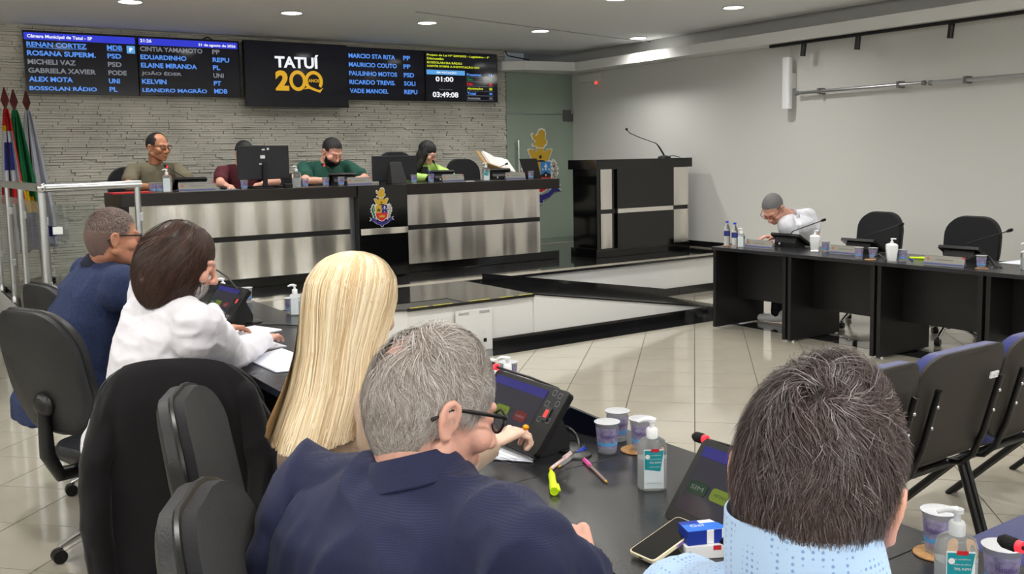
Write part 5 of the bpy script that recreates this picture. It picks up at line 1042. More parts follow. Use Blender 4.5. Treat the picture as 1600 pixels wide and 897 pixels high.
# ================================================================ SMALL THINGS
M_scr = mat('screen_dim', hexc(22, 22, 30), .12, emit=hexc(44, 44, 58), estr=.55, coat=.4)
E_bar2 = emis('screen_title_bar', hexc(44, 40, 132), .75); E_sim = emis('button_green', hexc(20, 56, 32), .7); E_abs = emis('button_lime', hexc(120, 142, 36), .7); E_nao = emis('button_red', hexc(120, 28, 30), .7); E_txt = emis('button_text', hexc(150, 160, 150), .5)
def console(loc, rz, label, head, stem=None, lit=True, big=True, group='voting consoles with gooseneck microphones', detail=True, tilt=52, w=.37, h=.205):
    e = empty('voting_console', loc, rz, label, 'console', group); T = Tr(0, 0, .028) @ Rx(R(tilt))   # local panel: x across, y up the panel, z out toward the sitter
    T = Tr(0, 0, .028) @ Matrix(((1, 0, 0, 0), (0, math.cos(R(tilt)), math.sin(R(tilt)), 0), (0, math.sin(R(tilt)), -math.cos(R(tilt)), 0), (0, 0, 0, 1)))
    # columns: x; panel-up = (0,cos,sin); panel-back = (0,sin,-cos)
    hsg = obj('housing', MB().prism(rrect(w, h, .012, 4, 0, h/2), -.0, .024, M=T), M_black, e, bevel=.002)
    c, s = math.cos(R(tilt)), math.sin(R(tilt))
    obj('base', MB().add([(x, y, z) for x in (-w*.36, w*.36) for y, z in ((.03, .0), (.16, .0), (.165, .04), (h*c*.75+.02, .028+h*s*.72), (.03, .05))], [(0, 1, 2, 3, 4), (5, 9, 8, 7, 6), (0, 5, 6, 1), (1, 6, 7, 2), (2, 7, 8, 3), (3, 8, 9, 4), (4, 9, 5, 0)]), M_blackm, e)
    obj('foot_plate', MB().lathe([(.05, .0), (.05, .006), (.03, .009)], c=(w*.30, .17, .0005), sx=1.2), M_black, e, smooth=True)
    obj('status_light', MB().box(w*.15, w*.2, .168, .171, .02, .035), M_wplas, e)
    if detail:
        P = lambda x0, x1, y0, y1, z=-.0012: MB().box(x0, x1, y0, y1, z, z+.001, M=T)
        xr = w/2-.085; obj('display', P(-w/2+.018, xr, .030, h-.016, -.0010), M_scr, e); obj('title_bar', P(-w/2+.018, xr, h-.042, h-.016, -.0020), E_bar2, e)
        for n_, mt, x, t_ in (('SIM', E_sim, -w/2+.055, 1), ('ABSTENÇÃO', E_abs, -.055, 2), ('NÃO', E_nao, .040, 1)):
            bw = .066 if t_ == 2 else .058; b = obj('button', MB().prism(rrect(bw, .030, .009, 4, x, h*.44), -.0026, -.0014, M=T), mt, e)
            text('button_label', n_, e, x-bw*.33, h*.44-.005, bw*.66, .010, E_txt if t_ == 1 else K_blk, M=T @ Matrix(((1, 0, 0, 0), (0, 0, 1, 0), (0, 1, 0, 0), (0, 0, 0, 1))), y=-.0030)
        if lit: 
            obj('fingerprint_reader', MB().prism(rrect(.026, .042, .005, 3, w/2-.042, h*.60), -.004, -.0012, M=T), mat('reader_frame', hexc(50, 50, 54), .3), e)
            obj('reader_light', MB().prism(rrect(.014, .024, .003, 3, w/2-.042, h*.60), -.0052, -.004, M=T), emis('reader_red', (1, .06, .05), 1.3), e)
        for (ix, iy) in ((.030, .92), (.058, .90), (.064, .78), (.022, .74), (.062, .52), (.024, .50)):
            f = rrect(.017, .017, .004, 2, w/2-.085+ix, h*iy); fi = [(w/2-.085+ix+(a-(w/2-.085+ix))*.84, h*iy+(b_-h*iy)*.84) for a, b_ in f]; n = len(f)
            if iy*h+.01 < h: obj('icon', MB().add([T @ Vector((a, b_, -.0016)) for a, b_ in f+fi], [(i, (i+1) % n, (i+1) % n+n, i+n) for i in range(n)]), M_grey, e)
        f = rrect(.032, .020, .004, 3, w/2-.045, .028); fi = rrect(.029, .017, .003, 3, w/2-.045, .028); n = len(f)
        obj('icon', MB().add([T @ Vector((a, b_, -.0016)) for a, b_ in f+fi], [(i, (i+1) % n, (i+1) % n+n, i+n) for i in range(n)]), K_wht, e)
        text('button_label', 'MIC', e, w/2-.052, .025, .014, .006, K_wht, M=T @ Matrix(((1, 0, 0, 0), (0, 0, 1, 0), (0, 1, 0, 0), (0, 0, 0, 1))), y=-.0016)
    else:
        for k in range(3): obj('port', MB().box(w*.05+k*.03, w*.05+k*.03+.02, h*c*.5+.045, h*c*.5+.05, .03+h*s*.35, .045+h*s*.35), M_wplas, e)
    hx = Vector(head); st = stem or [(w*.32, .14, .10), (w*.30, .145, .16), (w*.12, .135, .20)]
    pts = [Vector(p_) for p_ in st]+[hx]; d = (hx-pts[-2]).normalized()
    m_ = obj('gooseneck', MB().tube(pts, [.006]+[.0042]*(len(pts)-1), n=8), M_black, e, smooth=True)
    obj('mic_ring', MB().tube([hx, hx+d*.010], .0105, n=12), M_redl if lit else M_black, m_, smooth=True)
    obj('mic_head', MB().tube([hx+d*.008, hx+d*.014, hx+d*.035, hx+d*.044], [.009, .0125, .0125, .007], n=14), M_foam, m_, smooth=True)
    return e
console((1.45, 2.245, .7505), R(-90), 'black voting console with red fingerprint light, under the blonde woman\'s hand', (-.185, .125, .195), [(w_, .15, z_) for w_, z_ in ((.15, .13), (.10, .178), (-.04, .185))])
console((1.425, 1.345, .7505), R(-92), 'black voting console partly hidden behind the foreground man\'s head', (-.205, .155, .175), [(w_, .16, z_) for w_, z_ in ((.13, .10), (.10, .165), (-.05, .18))])
console((1.44, 4.98, .7505), R(-84), 'voting console in front of the long-haired bearded man', (-.12, .04, .30), [(.12, .14, .06), (.12, .13, .13), (.0, .09, .24)])
_m = (Tr(1.60, .46, .7505) @ Rz(R(-88))).inverted(); _h = _m @ at(1598, 856, .90); _k = _m @ at(1680, 886, .90)
console((1.60, .46, .7505), R(-88), 'console past the lower right corner, its microphone reaching into frame', tuple(_h), [(-.05, .14, .10), (-.02, .12, .16), tuple(_k)])
GR = []
for (px, py, hx_, hy_, lb) in ((1222, 386, 1236, 356, 'voting console before the bent-over man, seen from behind'), (1335, 396, 1357, 361, 'voting console between the two white soap dispensers'), (1492, 410, 1523, 367, 'voting console on third right table, behind its nameplate')):
    p = at(px, py, .752); p.x += .20; e_ = console((p.x, p.y, .7505), R(90), lb, (0, 0, 0) and 0 or (-.30, .05, .24), [(-.02, .12, .10), (-.05, .12, .14)], lit=False, detail=False, w=.32, h=.19, tilt=30)
for (px, hx_, dz, lb) in ((300, (.17, -.0, .22), 0, 'voting console in front of the man in olive polo'), (538, (.13, -.02, .20), 0, 'voting console in front of the man in green polo'), (694, (.06, .06, .20), 0, 'voting console in front of the woman in lime jacket'), (783, (-.16, .02, .17), 0, 'voting console under the open book, right end of presiding desk')):
    p = atY(px, 282, 8.86); e_ = console((p.x, 9.02, ZT), R(180), lb, hx_, [(.02, .13, .05), (.05, .12, .12)], lit=px < 600, detail=False, w=.30, h=.16, tilt=38)
# plastic cups --------------------------------------------------------
def cup(loc, label, rz=0, foil=True, group='plastic cups of water with purple print'):
    e = empty('plastic_cup', loc, rz, label, 'cup', group)
    obj('cup_body', MB().lathe([(.0255, .0), (.027, .004), (.033, .082), (.0365, .086), (.0365, .0885), (.0345, .0885), (.032, .083), (.026, .006), (.001, .005)], n=32, caps=(True, True)), M_clear, e, smooth=True)
    obj('printed_band', MB().lathe([(.0280, .016), (.0331, .076)], n=32, caps=(False, False)), M_cupl, e, smooth=True)
    obj('blue_wave', MB().ring([[Vector(((.0290+(.0012 if q else 0))*math.cos(2*math.pi*k/32), (.0290+(.0012 if q else 0))*math.sin(2*math.pi*k/32), (.024 if not q else .034+.003*math.sin(k*1.6)))) for k in range(32)] for q in (0, 1)], caps=(False, False)), M_cupb, e, smooth=True)
    if foil: obj('foil_lid', MB().lathe([(.001, .0895), (.030, .0893), (.0365, .0888), (.0375, .0896), (.031, .0905), (.001, .0902)], n=32, caps=(False, False)), M_foil, e, smooth=True)
    # lettering wraps the side that faces the camera
    cu = text('lettering', 'Himalaia', e, -.020, .048, .040, .012, M_purple)
    for v in cu.data.vertices:
        a = v.co.x/.0325; v.co.y = -.0326*math.cos(a); v.co.x = .0326*math.sin(a)
    return e
cupA = cup(tuple(at(949, 706, .7505)), 'nearest foil-topped water cup left of the sanitizer bottle', R(-40))
for px, py, lb, r_ in ((965, 687, 'foil-topped water cup right behind the nearest cup', -25), (1003, 701, 'foil-topped water cup standing on a cork coaster behind the sanitizer', -60), (1466, 861, 'foil-topped cup on a cork coaster, right of the dark-haired man', -80), (1564, 922, 'foil-topped water cup at the lower right corner under the microphone', -45), (455, 490, 'cup with crumpled foil between the long-haired man\'s fingertips and the blonde hair', -40), (374, 481, 'opened cup beside the far sanitizer bottle, left table', -40), (386, 472, 'cup behind the far console microphone, left table', -30), (795, 602, 'cup behind the clear bottle by grey-haired man\'s glasses', -30)):
    p = at(px, py, .7505 if px not in (1003, 1466) else .7555); dup(cupA, tuple(p), R(r_), lb)
for px, py, lb in ((1290, 393, 'cup right of the first white soap dispenser'), (1342, 404, 'left cup of the pair before the second white dispenser'), (1364, 405, 'right cup of the pair before the second white dispenser'), (1410, 408, 'cup touching the second white dispenser'), (1533, 419, 'cup on a cork coaster at right, beside a black microphone foot')):
    p = at(px, py, .7505 if px != 1533 else .7555); dup(cupA, tuple(p), R(-140), lb, group='cups on the right tables')
for px, lb in ((238.5, 'purple cup beside the bottle, far left of the presiding desk'), (248.6, 'second purple cup next to the sanitizer, left of presiding desk'), (381.5, 'lone cup before the large monitor'), (476.5, 'cup right of the clear bottle before the green polo'), (509, 'cup left of the microphone base before the green polo'), (533, 'cup left of the centre nameplate on presiding desk'), (647, 'cup with white spoon before the lime jacket'), (673.5, 'cup right of the lime jacket woman\'s pen'), (829.5, 'cup by the dark tilted screen, right end of presiding desk'), (815.5, 'cup half hidden behind the last nameplate')):
    p = atY(px, 285, 8.60 if px < 800 else 8.62); p.z = ZT; 
    if px == 815.5: p.y = 8.78
    dup(cupA, tuple(p), R(10), lb, group='cups on the presiding desk')
# cork coasters
ck = setp(obj('cork_coaster', MB().lathe([(.042, 0), (.044, .002), (.042, .0045)], n=28), M_cork, smooth=True), 'round cork coaster under the cup behind sanitizer bottle', 'coaster', 'cork coasters'); ck.location = at(993, 704, .7505)
for px, py, lb in ((1461, 866, 'round cork coaster right of the dark-haired man'), (1534, 420, 'cork coaster on the right table'), (1360, 406, 'cork coaster beside the paired cups on the right table'), (1136, 384, 'cork coaster under two water bottles, end of right table')):
    c = dup(ck, tuple(at(px, py, .7505)), 0, lb)
# sanitizer pump bottles ------------------------------------------------
def pump_bottle(loc, rz, label, H_=.165, w=.072, d=.045, labl='teal', full=.6, mt=None, cap_=None, group='hand sanitizer pump bottles'):
    e = empty('sanitizer_bottle', loc, rz, label, 'bottle', group); hb = H_*.72
    def body(z0, z1, sh, k=1.0): return [[Vector((x*k*sc, y*k*sc, z)) for x, y in rrect(w, d, min(w, d)*.42, 6)] for z, sc in sh]
    obj('bottle_body', MB().ring(body(0, 0, [(0, .90), (.006, 1), (hb*.80, 1), (hb*.92, .88), (hb*.985, .50), (hb, .36)])), mt or M_pet, e, smooth=True)
    obj('gel', MB().ring(body(0, 0, [(.004, .86), (.009, .94), (hb*full, .94)])), M_gel if mt is None else mt, e, smooth=True)
    obj('pump_collar', MB().lathe([(.0145, hb-.004), (.0150, hb+.018), (.012, hb+.022)], n=20), cap_ or M_wplas, e, smooth=True)
    obj('pump_head', MB().lathe([(.006, hb+.02), (.006, hb+.036), (.011, hb+.038), (.011, hb+.046)], n=16).tube([(0, 0, hb+.044), (-.022, 0, hb+.044), (-.036, 0, hb+.038)], [.007, .006, .004], n=8), cap_ or M_wplas, e, smooth=True)
    if labl:
        y = -d/2-.0008; obj('label', MB().box(-w*.34, w*.34, y, y+.0006, hb*.05, hb*.80), mat('label_white', hexc(214, 224, 230), .5), e)
        if labl == 'teal':
            obj('label_block', MB().add([(x, y-.0006, z) for x, z in ((-w*.32, hb*.42), (w*.22, hb*.38), (w*.34, hb*.78), (-w*.32, hb*.78))], [(0, 1, 2, 3)]), M_teal, e)
            obj('label_tag', MB().box(-w*.10, w*.18, y-.0010, y-.0004, hb*.75, hb*.81), M_red, e)
            for k, (t_, hh) in enumerate((('GEL ANTISSÉPTICO', .0030), ('PARA AS MÃOS', .0030), ('70% INPM', .0050), ('Higienizador', .0030))): text('lettering', t_, e, -w*.16, hb*(.68-.075*k), w*.40, hh, K_wht, y=y-.0012)
            text('lettering', 'Antes de usar leia as instruções do rótulo', e, -w*.26, hb*.14, w*.52, .003, M_grey, y=y-.0012)
            obj('label_emblem', MB().lathe([(.006, 0), (.006, .0004)], n=12, M=Tr(-w*.22, y-.0008, hb*.66) @ Rx(R(90))), K_wht, e)
    return e
pump_bottle(tuple(at(1019, 762, .7505)), R(-32), 'large clear sanitizer pump bottle with teal label, centre of table', .188, .074, .050)
pump_bottle(tuple(at(1492, 938, .7505)), R(-42), 'clear sanitizer bottle at lower right with teal label and clear pump', .185, .074, .050, cap_=mat('frosted_pump', (.85, .88, .9), .25, trans=.5))
pump_bottle(tuple(at(773, 640, .7505)), R(-30), 'sanitizer bottle with teal label by the grey-haired man\'s forehead', .175, .068, .046)
pump_bottle(tuple(at(794, 622, .7505)), R(-50), 'clear sanitizer bottle just right of the teal-labelled one', .140, .060, .045, labl=None)
pump_bottle(tuple(at(350, 478, .7505)), R(-30), 'sanitizer bottle with pale label by navy polo man\'s hand', .165, .072, .045, labl='plain')
pump_bottle(tuple(at(462, 492, .7505)), R(-30), 'white-topped pump bottle between foil cup and blonde hair', .170, .060, .045, labl='plain')
pump_bottle(tuple(at(1158, 386, .7505)), R(-60), 'small sanitizer bottle right of the two water bottles', .17, .07, .045, labl='plain', group='bottles on the right tables')
pump_bottle(tuple(at(1603, 421, .7505)), R(-60), 'clear sanitizer bottle at the right edge of the photo', .19, .072, .045, labl=None, group='bottles on the right tables')
for px, y_, lb, l_ in ((260.8, 8.58, 'pale-labelled sanitizer bottle in front of the olive polo', 'plain'), (463.5, 8.60, 'clear unlabelled pump bottle beside the green polo', None), (759.6, 8.60, 'sanitizer bottle with small teal label before the empty chair', 'teal')):
    p = atY(px, 285, y_); pump_bottle((p.x, p.y, ZT), R(-20), lb, .205 if px > 500 else .22, .085, .05, labl=l_, group='bottles on the presiding desk')
# white square soap dispensers
for px, py, lb in ((1273, 392, 'white porcelain-like soap dispenser, first on right tables'), (1393, 408, 'white porcelain-like soap dispenser between the cups')):
    e = empty('soap_dispenser', tuple(at(px, py, .7505)), R(-50), lb, 'dispenser', 'white soap dispensers')
    obj('dispenser_body', MB().ring([[Vector((x*s, y*s, z)) for x, y in rrect(.085, .085, .012, 3)] for z, s in ((.008, .72), (.02, .78), (.10, 1), (.125, .98), (.135, .6), (.137, .4))]), M_wplas, e, smooth=True)
    obj('chrome_foot', MB().ring([[Vector((x*s, y*s, z)) for x, y in rrect(.085, .085, .012, 3)] for z, s in ((0, .86), (.008, .80))]), M_chrome, e)
    obj('pump_head', MB().lathe([(.012, .135), (.012, .15), (.006, .152), (.006, .165), (.010, .167), (.010, .175)], n=16).tube([(0, 0, .172), (.03, 0, .170)], .005, n=8), M_wplas, e, smooth=True)
# water bottles
for px, py, lb in ((1136, 383, 'left slim water bottle with dark blue label and cap'), (1148, 386, 'right slim water bottle with dark blue label and cap')):
    e = empty('water_bottle', tuple(at(px, py, .7555 if px == 1136 else .7505)), 0, lb, 'bottle', 'slim water bottles at the end of the right table')
    obj('bottle_body', MB().lathe([(.026, 0), (.028, .01), (.028, .14), (.024, .165), (.012, .195), (.012, .205)], n=24), M_pet, e, smooth=True)
    obj('label', MB().lathe([(.0285, .085), (.0285, .13)], n=24, caps=(False, False)), mat('navy_label', hexc(40, 50, 120), .4), e, smooth=True); obj('cap', MB().lathe([(.014, .205), (.014, .222)], n=18), M_bluep, e, smooth=True)
# nameplates -------------------------------------------------------------
def nameplate(loc, rz, label, name='VEREADOR', w=.30, h=.085, group='acrylic nameplates'):
    e = empty('nameplate', loc, rz, label, 'nameplate', group)
    obj('plate', MB().box(-w/2, w/2, -.004, .0, .0, h, M=Rx(R(-14))), mat('nameplate_sheet', hexc(150, 148, 140), .35), e, bevel=.001)
    obj('back_leg', MB().box(-w/2, w/2, .03, .034, 0, h*.85, M=Rx(R(16))), M_clear, e)
    T = Rx(R(-14)); obj('blue_stripe', MB().box(-w/2, w/2, -.0055, -.0045, .006, h*.26, M=T), mat('nameplate_blue', hexc(84, 92, 140), .4), e); obj('crest', MB().prism(circ(-w*.40, h*.62, h*.16), -.0055, -.0045, M=T @ Matrix(((1, 0, 0, 0), (0, 0, 1, 0), (0, 1, 0, 0), (0, 0, 0, 1)))), mat('crest_brown', hexc(170, 110, 80), .5), e)
    obj('red_corner', MB().add([T @ Vector(v) for v in ((w*.42, -.0055, h), (w*.5, -.0055, h), (w*.5, -.0055, h*.72))], [(0, 1, 2)]), M_red, e)
    text('lettering', name, e, -w*.22, h*.52, w*.46, h*.14, mat('plate_ink', hexc(96, 92, 88), .6), M=T, y=-.0056); return e
for px, py, w_, lb in ((1185, 388, .30, 'nameplate beside the small sanitizer, end of right table'), (1320, 398, .30, 'nameplate behind the pair of cups, second right table'), (1474, 416, .31, 'nameplate with red corner on the third right table')):
    nameplate(tuple(at(px, py, .7505)), R(-90), lb, w=w_, h=.075)
for px, w_, lb, nm in ((307.5, .32, 'nameplate below the olive-shirted man\'s console', 'VEREADOR'), (562.7, .26, 'nameplate left of the crest, before the green polo', 'PRESIDENTE'), (709, .26, 'nameplate right of the lime-jacketed woman', 'SECRETÁRIA'), (806.4, .26, 'nameplate at the right end, near the dark tilted screen', 'VEREADOR')):
    p = atY(px, 286, 8.58); nameplate((p.x, 8.58, ZT), 0, lb, nm, w_, .085, 'nameplates on the presiding desk')
# monitors ----------------------------------------------------------------
def monitor(px0, px1, pyt, pyb, Y, lab, block=False, rz=0, tilt=0):
    a, b = atY(px0, pyt, Y), atY(px1, pyb, Y); w = b.x-a.x; z0, z1 = b.z, a.z
    e = empty('monitor', ((a.x+b.x)/2, Y, ZT), rz, lab, 'monitor'); h = z1-z0; zz = z0-ZT
    obj('back_shell', MB().box(-w/2, w/2, 0, .03, zz, zz+h, M=Rx(R(-tilt))), mat('monitor_shell', hexc(34, 36, 42), .4), e, bevel=.006)
    obj('display', MB().box(-w/2+.01, w/2-.01, .031, .034, zz+.01, zz+h-.01, M=Rx(R(-tilt))), M_darkglass, e)
    if block: obj('stand', MB().add([(x, y, z) for (x, y, z) in ((-.09, -.10, 0), (.09, -.10, 0), (.11, .02, 0), (-.11, .02, 0), (-.07, -.01, h*.75+zz), (.07, -.01, h*.75+zz), (.07, .0, h*.75+zz), (-.07, .0, h*.75+zz))], [(0, 1, 5, 4), (1, 2, 6, 5), (2, 3, 7, 6), (3, 0, 4, 7), (4, 5, 6, 7), (0, 3, 2, 1)]), M_blackm, e, bevel=.006)
    else: obj('stand', MB().box(-.02, .02, -.03, -.005, 0, zz+h*.5).box(-.10, .10, -.08, .08, 0, .012), M_black, e)
    return e, w, h, zz
e, w, h, zz = monitor(370, 453, 228, 279, 8.72, 'large black monitor seen from behind, hiding the burgundy t-shirt man')
for dx, dz, ww, hh_ in ((.0, .86, .03, .014), (.045, .87, .02, .02), (-.01, .62, .045, .03), (-.03, .44, .03, .012)): obj('sticker', MB().box(dx*1.0-ww/2, dx+ww/2, -.002, 0, zz+h*dz, zz+h*dz+hh_), M_wplas, e)
monitor(582, 652, 244, 281, 8.98, 'black monitor with wide block stand behind the centre panel', True)
a = atY(832, 262, 8.66); e = empty('tilted_screen', (a.x, 8.70, ZT), 0, 'dark tilted screen at the right end of the presiding desk', 'monitor'); obj('panel', MB().add([(x, y, z) for x, z in ((-.05, .0), (.15, 0), (.09, .23), (-.14, .23)) for y in (0, .02)], [(0, 2, 4, 6), (1, 7, 5, 3), (0, 1, 3, 2), (2, 3, 5, 4), (4, 5, 7, 6), (6, 7, 1, 0)]), M_blackm, e); obj('stand', MB().box(-.03, .08, .02, .10, 0, .10), M_black, e)
# open book on its wooden stand
a = atY(788, 262, 8.95); z_ = ZT; wd_ = mat('pale_wood_stand', hexc(150, 124, 84), .5)
e = empty('book_stand', (a.x-.02, 9.02, z_), R(8), 'pale wooden book stand on the presiding desk', 'stand')
obj('board', MB().box(-.26, .26, 0, .02, 0, .30, M=Tr(-.0, -.06, .09) @ Ry(R(16)) @ Rx(R(-52))), wd_, e, bevel=.003); obj('support', MB().box(-.12, .16, .04, .10, 0, .17), mat('pale_board', hexc(196, 186, 160), .6), e); obj('ledge', MB().box(-.26, .26, -.035, .0, -.005, .02, M=Tr(0, -.06, .09) @ Ry(R(16)) @ Rx(R(-52))), wd_, e)
e2 = empty('open_book', (a.x-.02, 9.02, z_), R(8), 'large open book lying on the wooden stand', 'book')
for s in (-1, 1):
    rs = [[Vector((s*x, y, .026+.03*math.sin(min(1, x/.11)*math.pi*.55)-.12*max(0, x-.15)**1.2)) for y in ()] for x in ()]
    g_ = []; nx = 8
    for i in range(nx+1):
        x = .20*i/nx; t = .012+.028*math.sin(math.pi*min(1, x/.20)*.5)*(1-.3*x/.24); g_.append([Vector((s*x, -t-.0, .01)), Vector((s*x, -t, .27)), Vector((s*x, -.002, .27)), Vector((s*x, -.002, .01))])
    obj('page_block', MB().ring([[Tr(0, -.06, .09) @ Ry(R(16)) @ Rx(R(-52)) @ v for v in r_] for r_ in g_]), mat('book_pages', hexc(206, 206, 204), .8, var=.05, vscale=30), e2, smooth=True)
obj('cover', MB().box(-.21, .21, -.006, -.001, .0, .28, M=Tr(0, -.06, .09) @ Ry(R(16)) @ Rx(R(-52))), mat('book_cover', hexc(150, 110, 60), .5), e2)
# mouse, keyboard, folder, loose things on the presiding desk
p = atY(353, 289, 8.72); setp(obj('computer_mouse', MB().sphere((p.x, 8.80, ZT+.018), (.032, .055, .018)), M_black, smooth=True), 'black computer mouse under the burgundy-sleeved man\'s hand', 'mouse')
p = atY(350, 289, 8.66); setp(obj('mouse_pad', MB().box(p.x-.14, p.x+.16, 8.60, 8.92, ZT, ZT+.003), mat('grey_pad', hexc(110, 118, 122), .8)), 'grey mouse pad on the presiding desk', 'mouse pad')
p = atY(418, 290, 8.78); kb = empty('keyboard', (p.x+.02, 8.93, ZT), 0, 'black keyboard behind the large monitor stand', 'keyboard'); obj('keyboard_case', MB().box(-.22, .22, -.07, .07, .001, .02), M_black, kb, bevel=.004)
for r_ in range(4): obj('key_row', MB().box(-.21, .21, -.058+r_*.03, -.036+r_*.03, .02, .024), M_blackm, kb)
p = atY(205, 296, 8.66); setp(obj('folder', MB().box(p.x-.17, p.x+.18, 8.58, 8.86, ZT, ZT+.012), M_red, bevel=.002), 'red folder at left end of the presiding desk', 'folder')
p = atY(448, 287, 8.66); setp(obj('paper_box', MB().box(p.x-.04, p.x+.04, 8.60, 8.66, ZT, ZT+.04), M_black, bevel=.003), 'small black box with white sticker, right of large monitor', 'box')
p = atY(733, 285, 8.60); setp(obj('card', MB().box(p.x-.05, p.x+.05, 8.57, 8.63, ZT, ZT+.006), M_wplas), 'white card lying before the empty chair', 'card')
p = atY(680, 272, 8.9); setp(obj('pen', MB().tube([(p.x-.09, 8.90, ZT+.13), (p.x+.02, 8.88, ZT+.04)], .006, n=8), M_bluep, smooth=True), 'blue pen in the hand of the woman in lime jacket', 'pen')
# papers on the left tables -------------------------------------------------
def papers(pts, label, n=3, z=.7505, lines=False, th=.0012, group=None):
    c = sum((Vector(p) for p in pts), Vector())/len(pts); e = empty('paper_stack', (c.x, c.y, z), 0, label, 'paper', group); rg_ = random.Random(len(label))
    for k in range(n):
        a = rg_.uniform(-.05, .05) if k < n-1 else 0; d = Vector((rg_.uniform(-.006, .006), rg_.uniform(-.006, .006), 0)) if k < n-1 else Vector()
        obj('sheet', MB().prism([((Rz(a) @ (Vector(p)-c)+d).x, (Rz(a) @ (Vector(p)-c)+d).y) for p in pts], k*th*1.2, k*th*1.2+th), M_paper, e)
    return e, c
pp = [at(385, 561, .75), at(470, 545, .75), at(520, 560, .75), at(436, 583, .75)]
P_ = lambda x, y, az, w=.21, l=.297: [Vector((x, y, .75))+Rz(R(az)) @ Vector(v) for v in ((-l/2, -w/2, 0), (l/2, -w/2, 0), (l/2, w/2, 0), (-l/2, w/2, 0))]
q = at(437, 562, .75); papers([at(381, 562, .75), at(434, 583, .75), at(520, 575, .75), at(440, 546, .75)], 'blank white sheets on the left table beyond the draped jacket', 4, group='papers on the left tables')
papers(P_(1.48, 4.60, 20), 'loose printed sheets under the far voting console', 4, group='papers on the left tables')
papers(P_(1.36, 4.22, 5), 'white sheets half under the long-haired man\'s forearm', 3, group='papers on the left tables')
e, c = papers([at(720, 715, .75), at(834, 722, .75), at(792, 698, .75)+Vector((.03, .10, 0)), at(700, 690, .75)+Vector((.0, .10, 0))], 'printed papers under the blonde woman\'s forearm', 5, group='papers on the left tables')
for k in range(9):
    u = Vector((.62, -.12, 0)).normalized()
c1_, c2_ = at(798, 704, .757), at(826, 716, .757)
for k in range(5):
    a_ = at(790-k*5, 702+k*3.2, .7575); b_ = at(818-k*5, 714+k*3.2-2, .7575); obj('text_line', MB().tube([a_-Vector((c.x, c.y, .7505)), b_-Vector((c.x, c.y, .7505))], .0006, n=4), M_grey, e)
papers([at(1560, 411, .75), at(1592, 407, .75), at(1640, 412, .75), at(1640, 418, .75)], 'white sheets by the right edge sanitizer, right table', 2); papers(P_(6.75, 5.0, 90, .15, .2), 'white sheets behind the first white dispenser', 2)
# pens -----------------------------------------------------------------------
def pen(a, b, mb_, mc, label, r=.0042, tip=None, capl=.35, extra=None):
    a, b = Vector(a), Vector(b); d = (b-a); c = (a+b)/2; c.z = .7505+r; a.z = b.z = c.z; L = d.length; e = empty('pen', tuple(c), math.atan2(d.y, d.x), label, 'pen')
    obj('barrel', MB().tube([(-L/2+.012, 0, 0), (L/2-.02, 0, 0)], r, n=10), mb_, e, smooth=True); obj('tip', MB().tube([(-L/2, 0, 0), (-L/2+.012, 0, 0)], [.0008, r*.9], n=10), tip or M_gold, e, smooth=True)
    obj('cap', MB().tube([(L/2-L*capl, 0, 0), (L/2-.003, 0, 0), (L/2, 0, 0)], [r*1.35, r*1.3, r*.8], n=10).box(L/2-L*capl-.012, L/2-.004, -.002, .002, r*1.3, r*1.3+.002), mc, e, smooth=True); return e
M_chk = mat('checked_pattern', hexc(214, 190, 186), .5, var=.5, vscale=300)
e = empty('highlighter', tuple((at(861, 738, .75)+at(866, 765, .75))/2), 0, 'fluorescent yellow highlighter on the black table', 'highlighter')
a, b = at(861, 736, .762), at(866, 768, .762); obj('barrel', MB().tube([a, a.lerp(b, .12), a.lerp(b, .2), b], [.004, .007, .0095, .0095], n=14), M_yel, e, smooth=True, world=True); obj('cap', MB().tube([a.lerp(b, .68), b], [.011, .011], n=14), M_yel, e, smooth=True, world=True); obj('clip', MB().tube([a.lerp(b, .72)+Vector((.010, -.006, .002)), b+Vector((.012, -.007, .002))], .003, n=6), M_yel, e, world=True)
pen(at(949, 757, .75), at(912, 721, .75), mat('clear_barrel', (.6, .45, .4), .2, trans=.6), M_pink, 'pen with clear barrel and bright pink cap', capl=.28)
pen(at(872, 733, .75), at(914, 703, .75), M_clear, M_bluep, 'clear pen with blue cap beside the checked pen', capl=.25)
pen(at(858, 738, .75), at(892, 712, .75), M_chk, M_chk, 'red and white checked pencil-like pen beside the blue-capped one', r=.0052, capl=.3)
pen(at(1420, 404, .75), at(1426, 408, .75), M_black, M_bluep, 'dark blue pen on the right table', capl=.4)
e = empty('highlighter', tuple(at(1432, 403, .76)), R(-60), 'small yellow highlighter on the right table', 'highlighter'); obj('barrel', MB().tube([(-.05, 0, 0), (.05, 0, 0)], .009, n=10), M_yel, e, smooth=True); obj('cap', MB().tube([(.02, 0, 0), (.06, 0, 0)], .011, n=10), M_yel, e, smooth=True)
# phone leaning on two medicine boxes ------------------------------------------
e = empty('medicine_box', tuple(at(1103, 862, .7505)+Vector((-.0, .0, 0))), R(-28), 'white and orange medicine box, bottom of the two', 'box')
obj('carton', MB().box(-.055, .055, -.035, .035, 0, .028), M_wplas, e, bevel=.001); obj('orange_edge', MB().box(.028, .034, -.0355, -.0348, 0, .028).box(.028, .0555, -.0356, .0356, .0275, .0285), mat('orange_print', hexc(240, 170, 40), .5), e); obj('red_patch', MB().box(.005, .022, -.0356, -.035, .018, .028), M_red, e); text('lettering', 'Cx', e, -.05, .010, .014, .008, M_grey, y=-.0357)
bx0 = tuple(e.location)
e = empty('medicine_box', (bx0[0]-.004, bx0[1]+.004, bx0[2]+.0285), R(-22), 'blue and white opened medicine box, top of the two', 'box')
B1 = mat('carton_blue', hexc(40, 110, 215), .45); B2 = mat('carton_navy', hexc(20, 50, 150), .45)
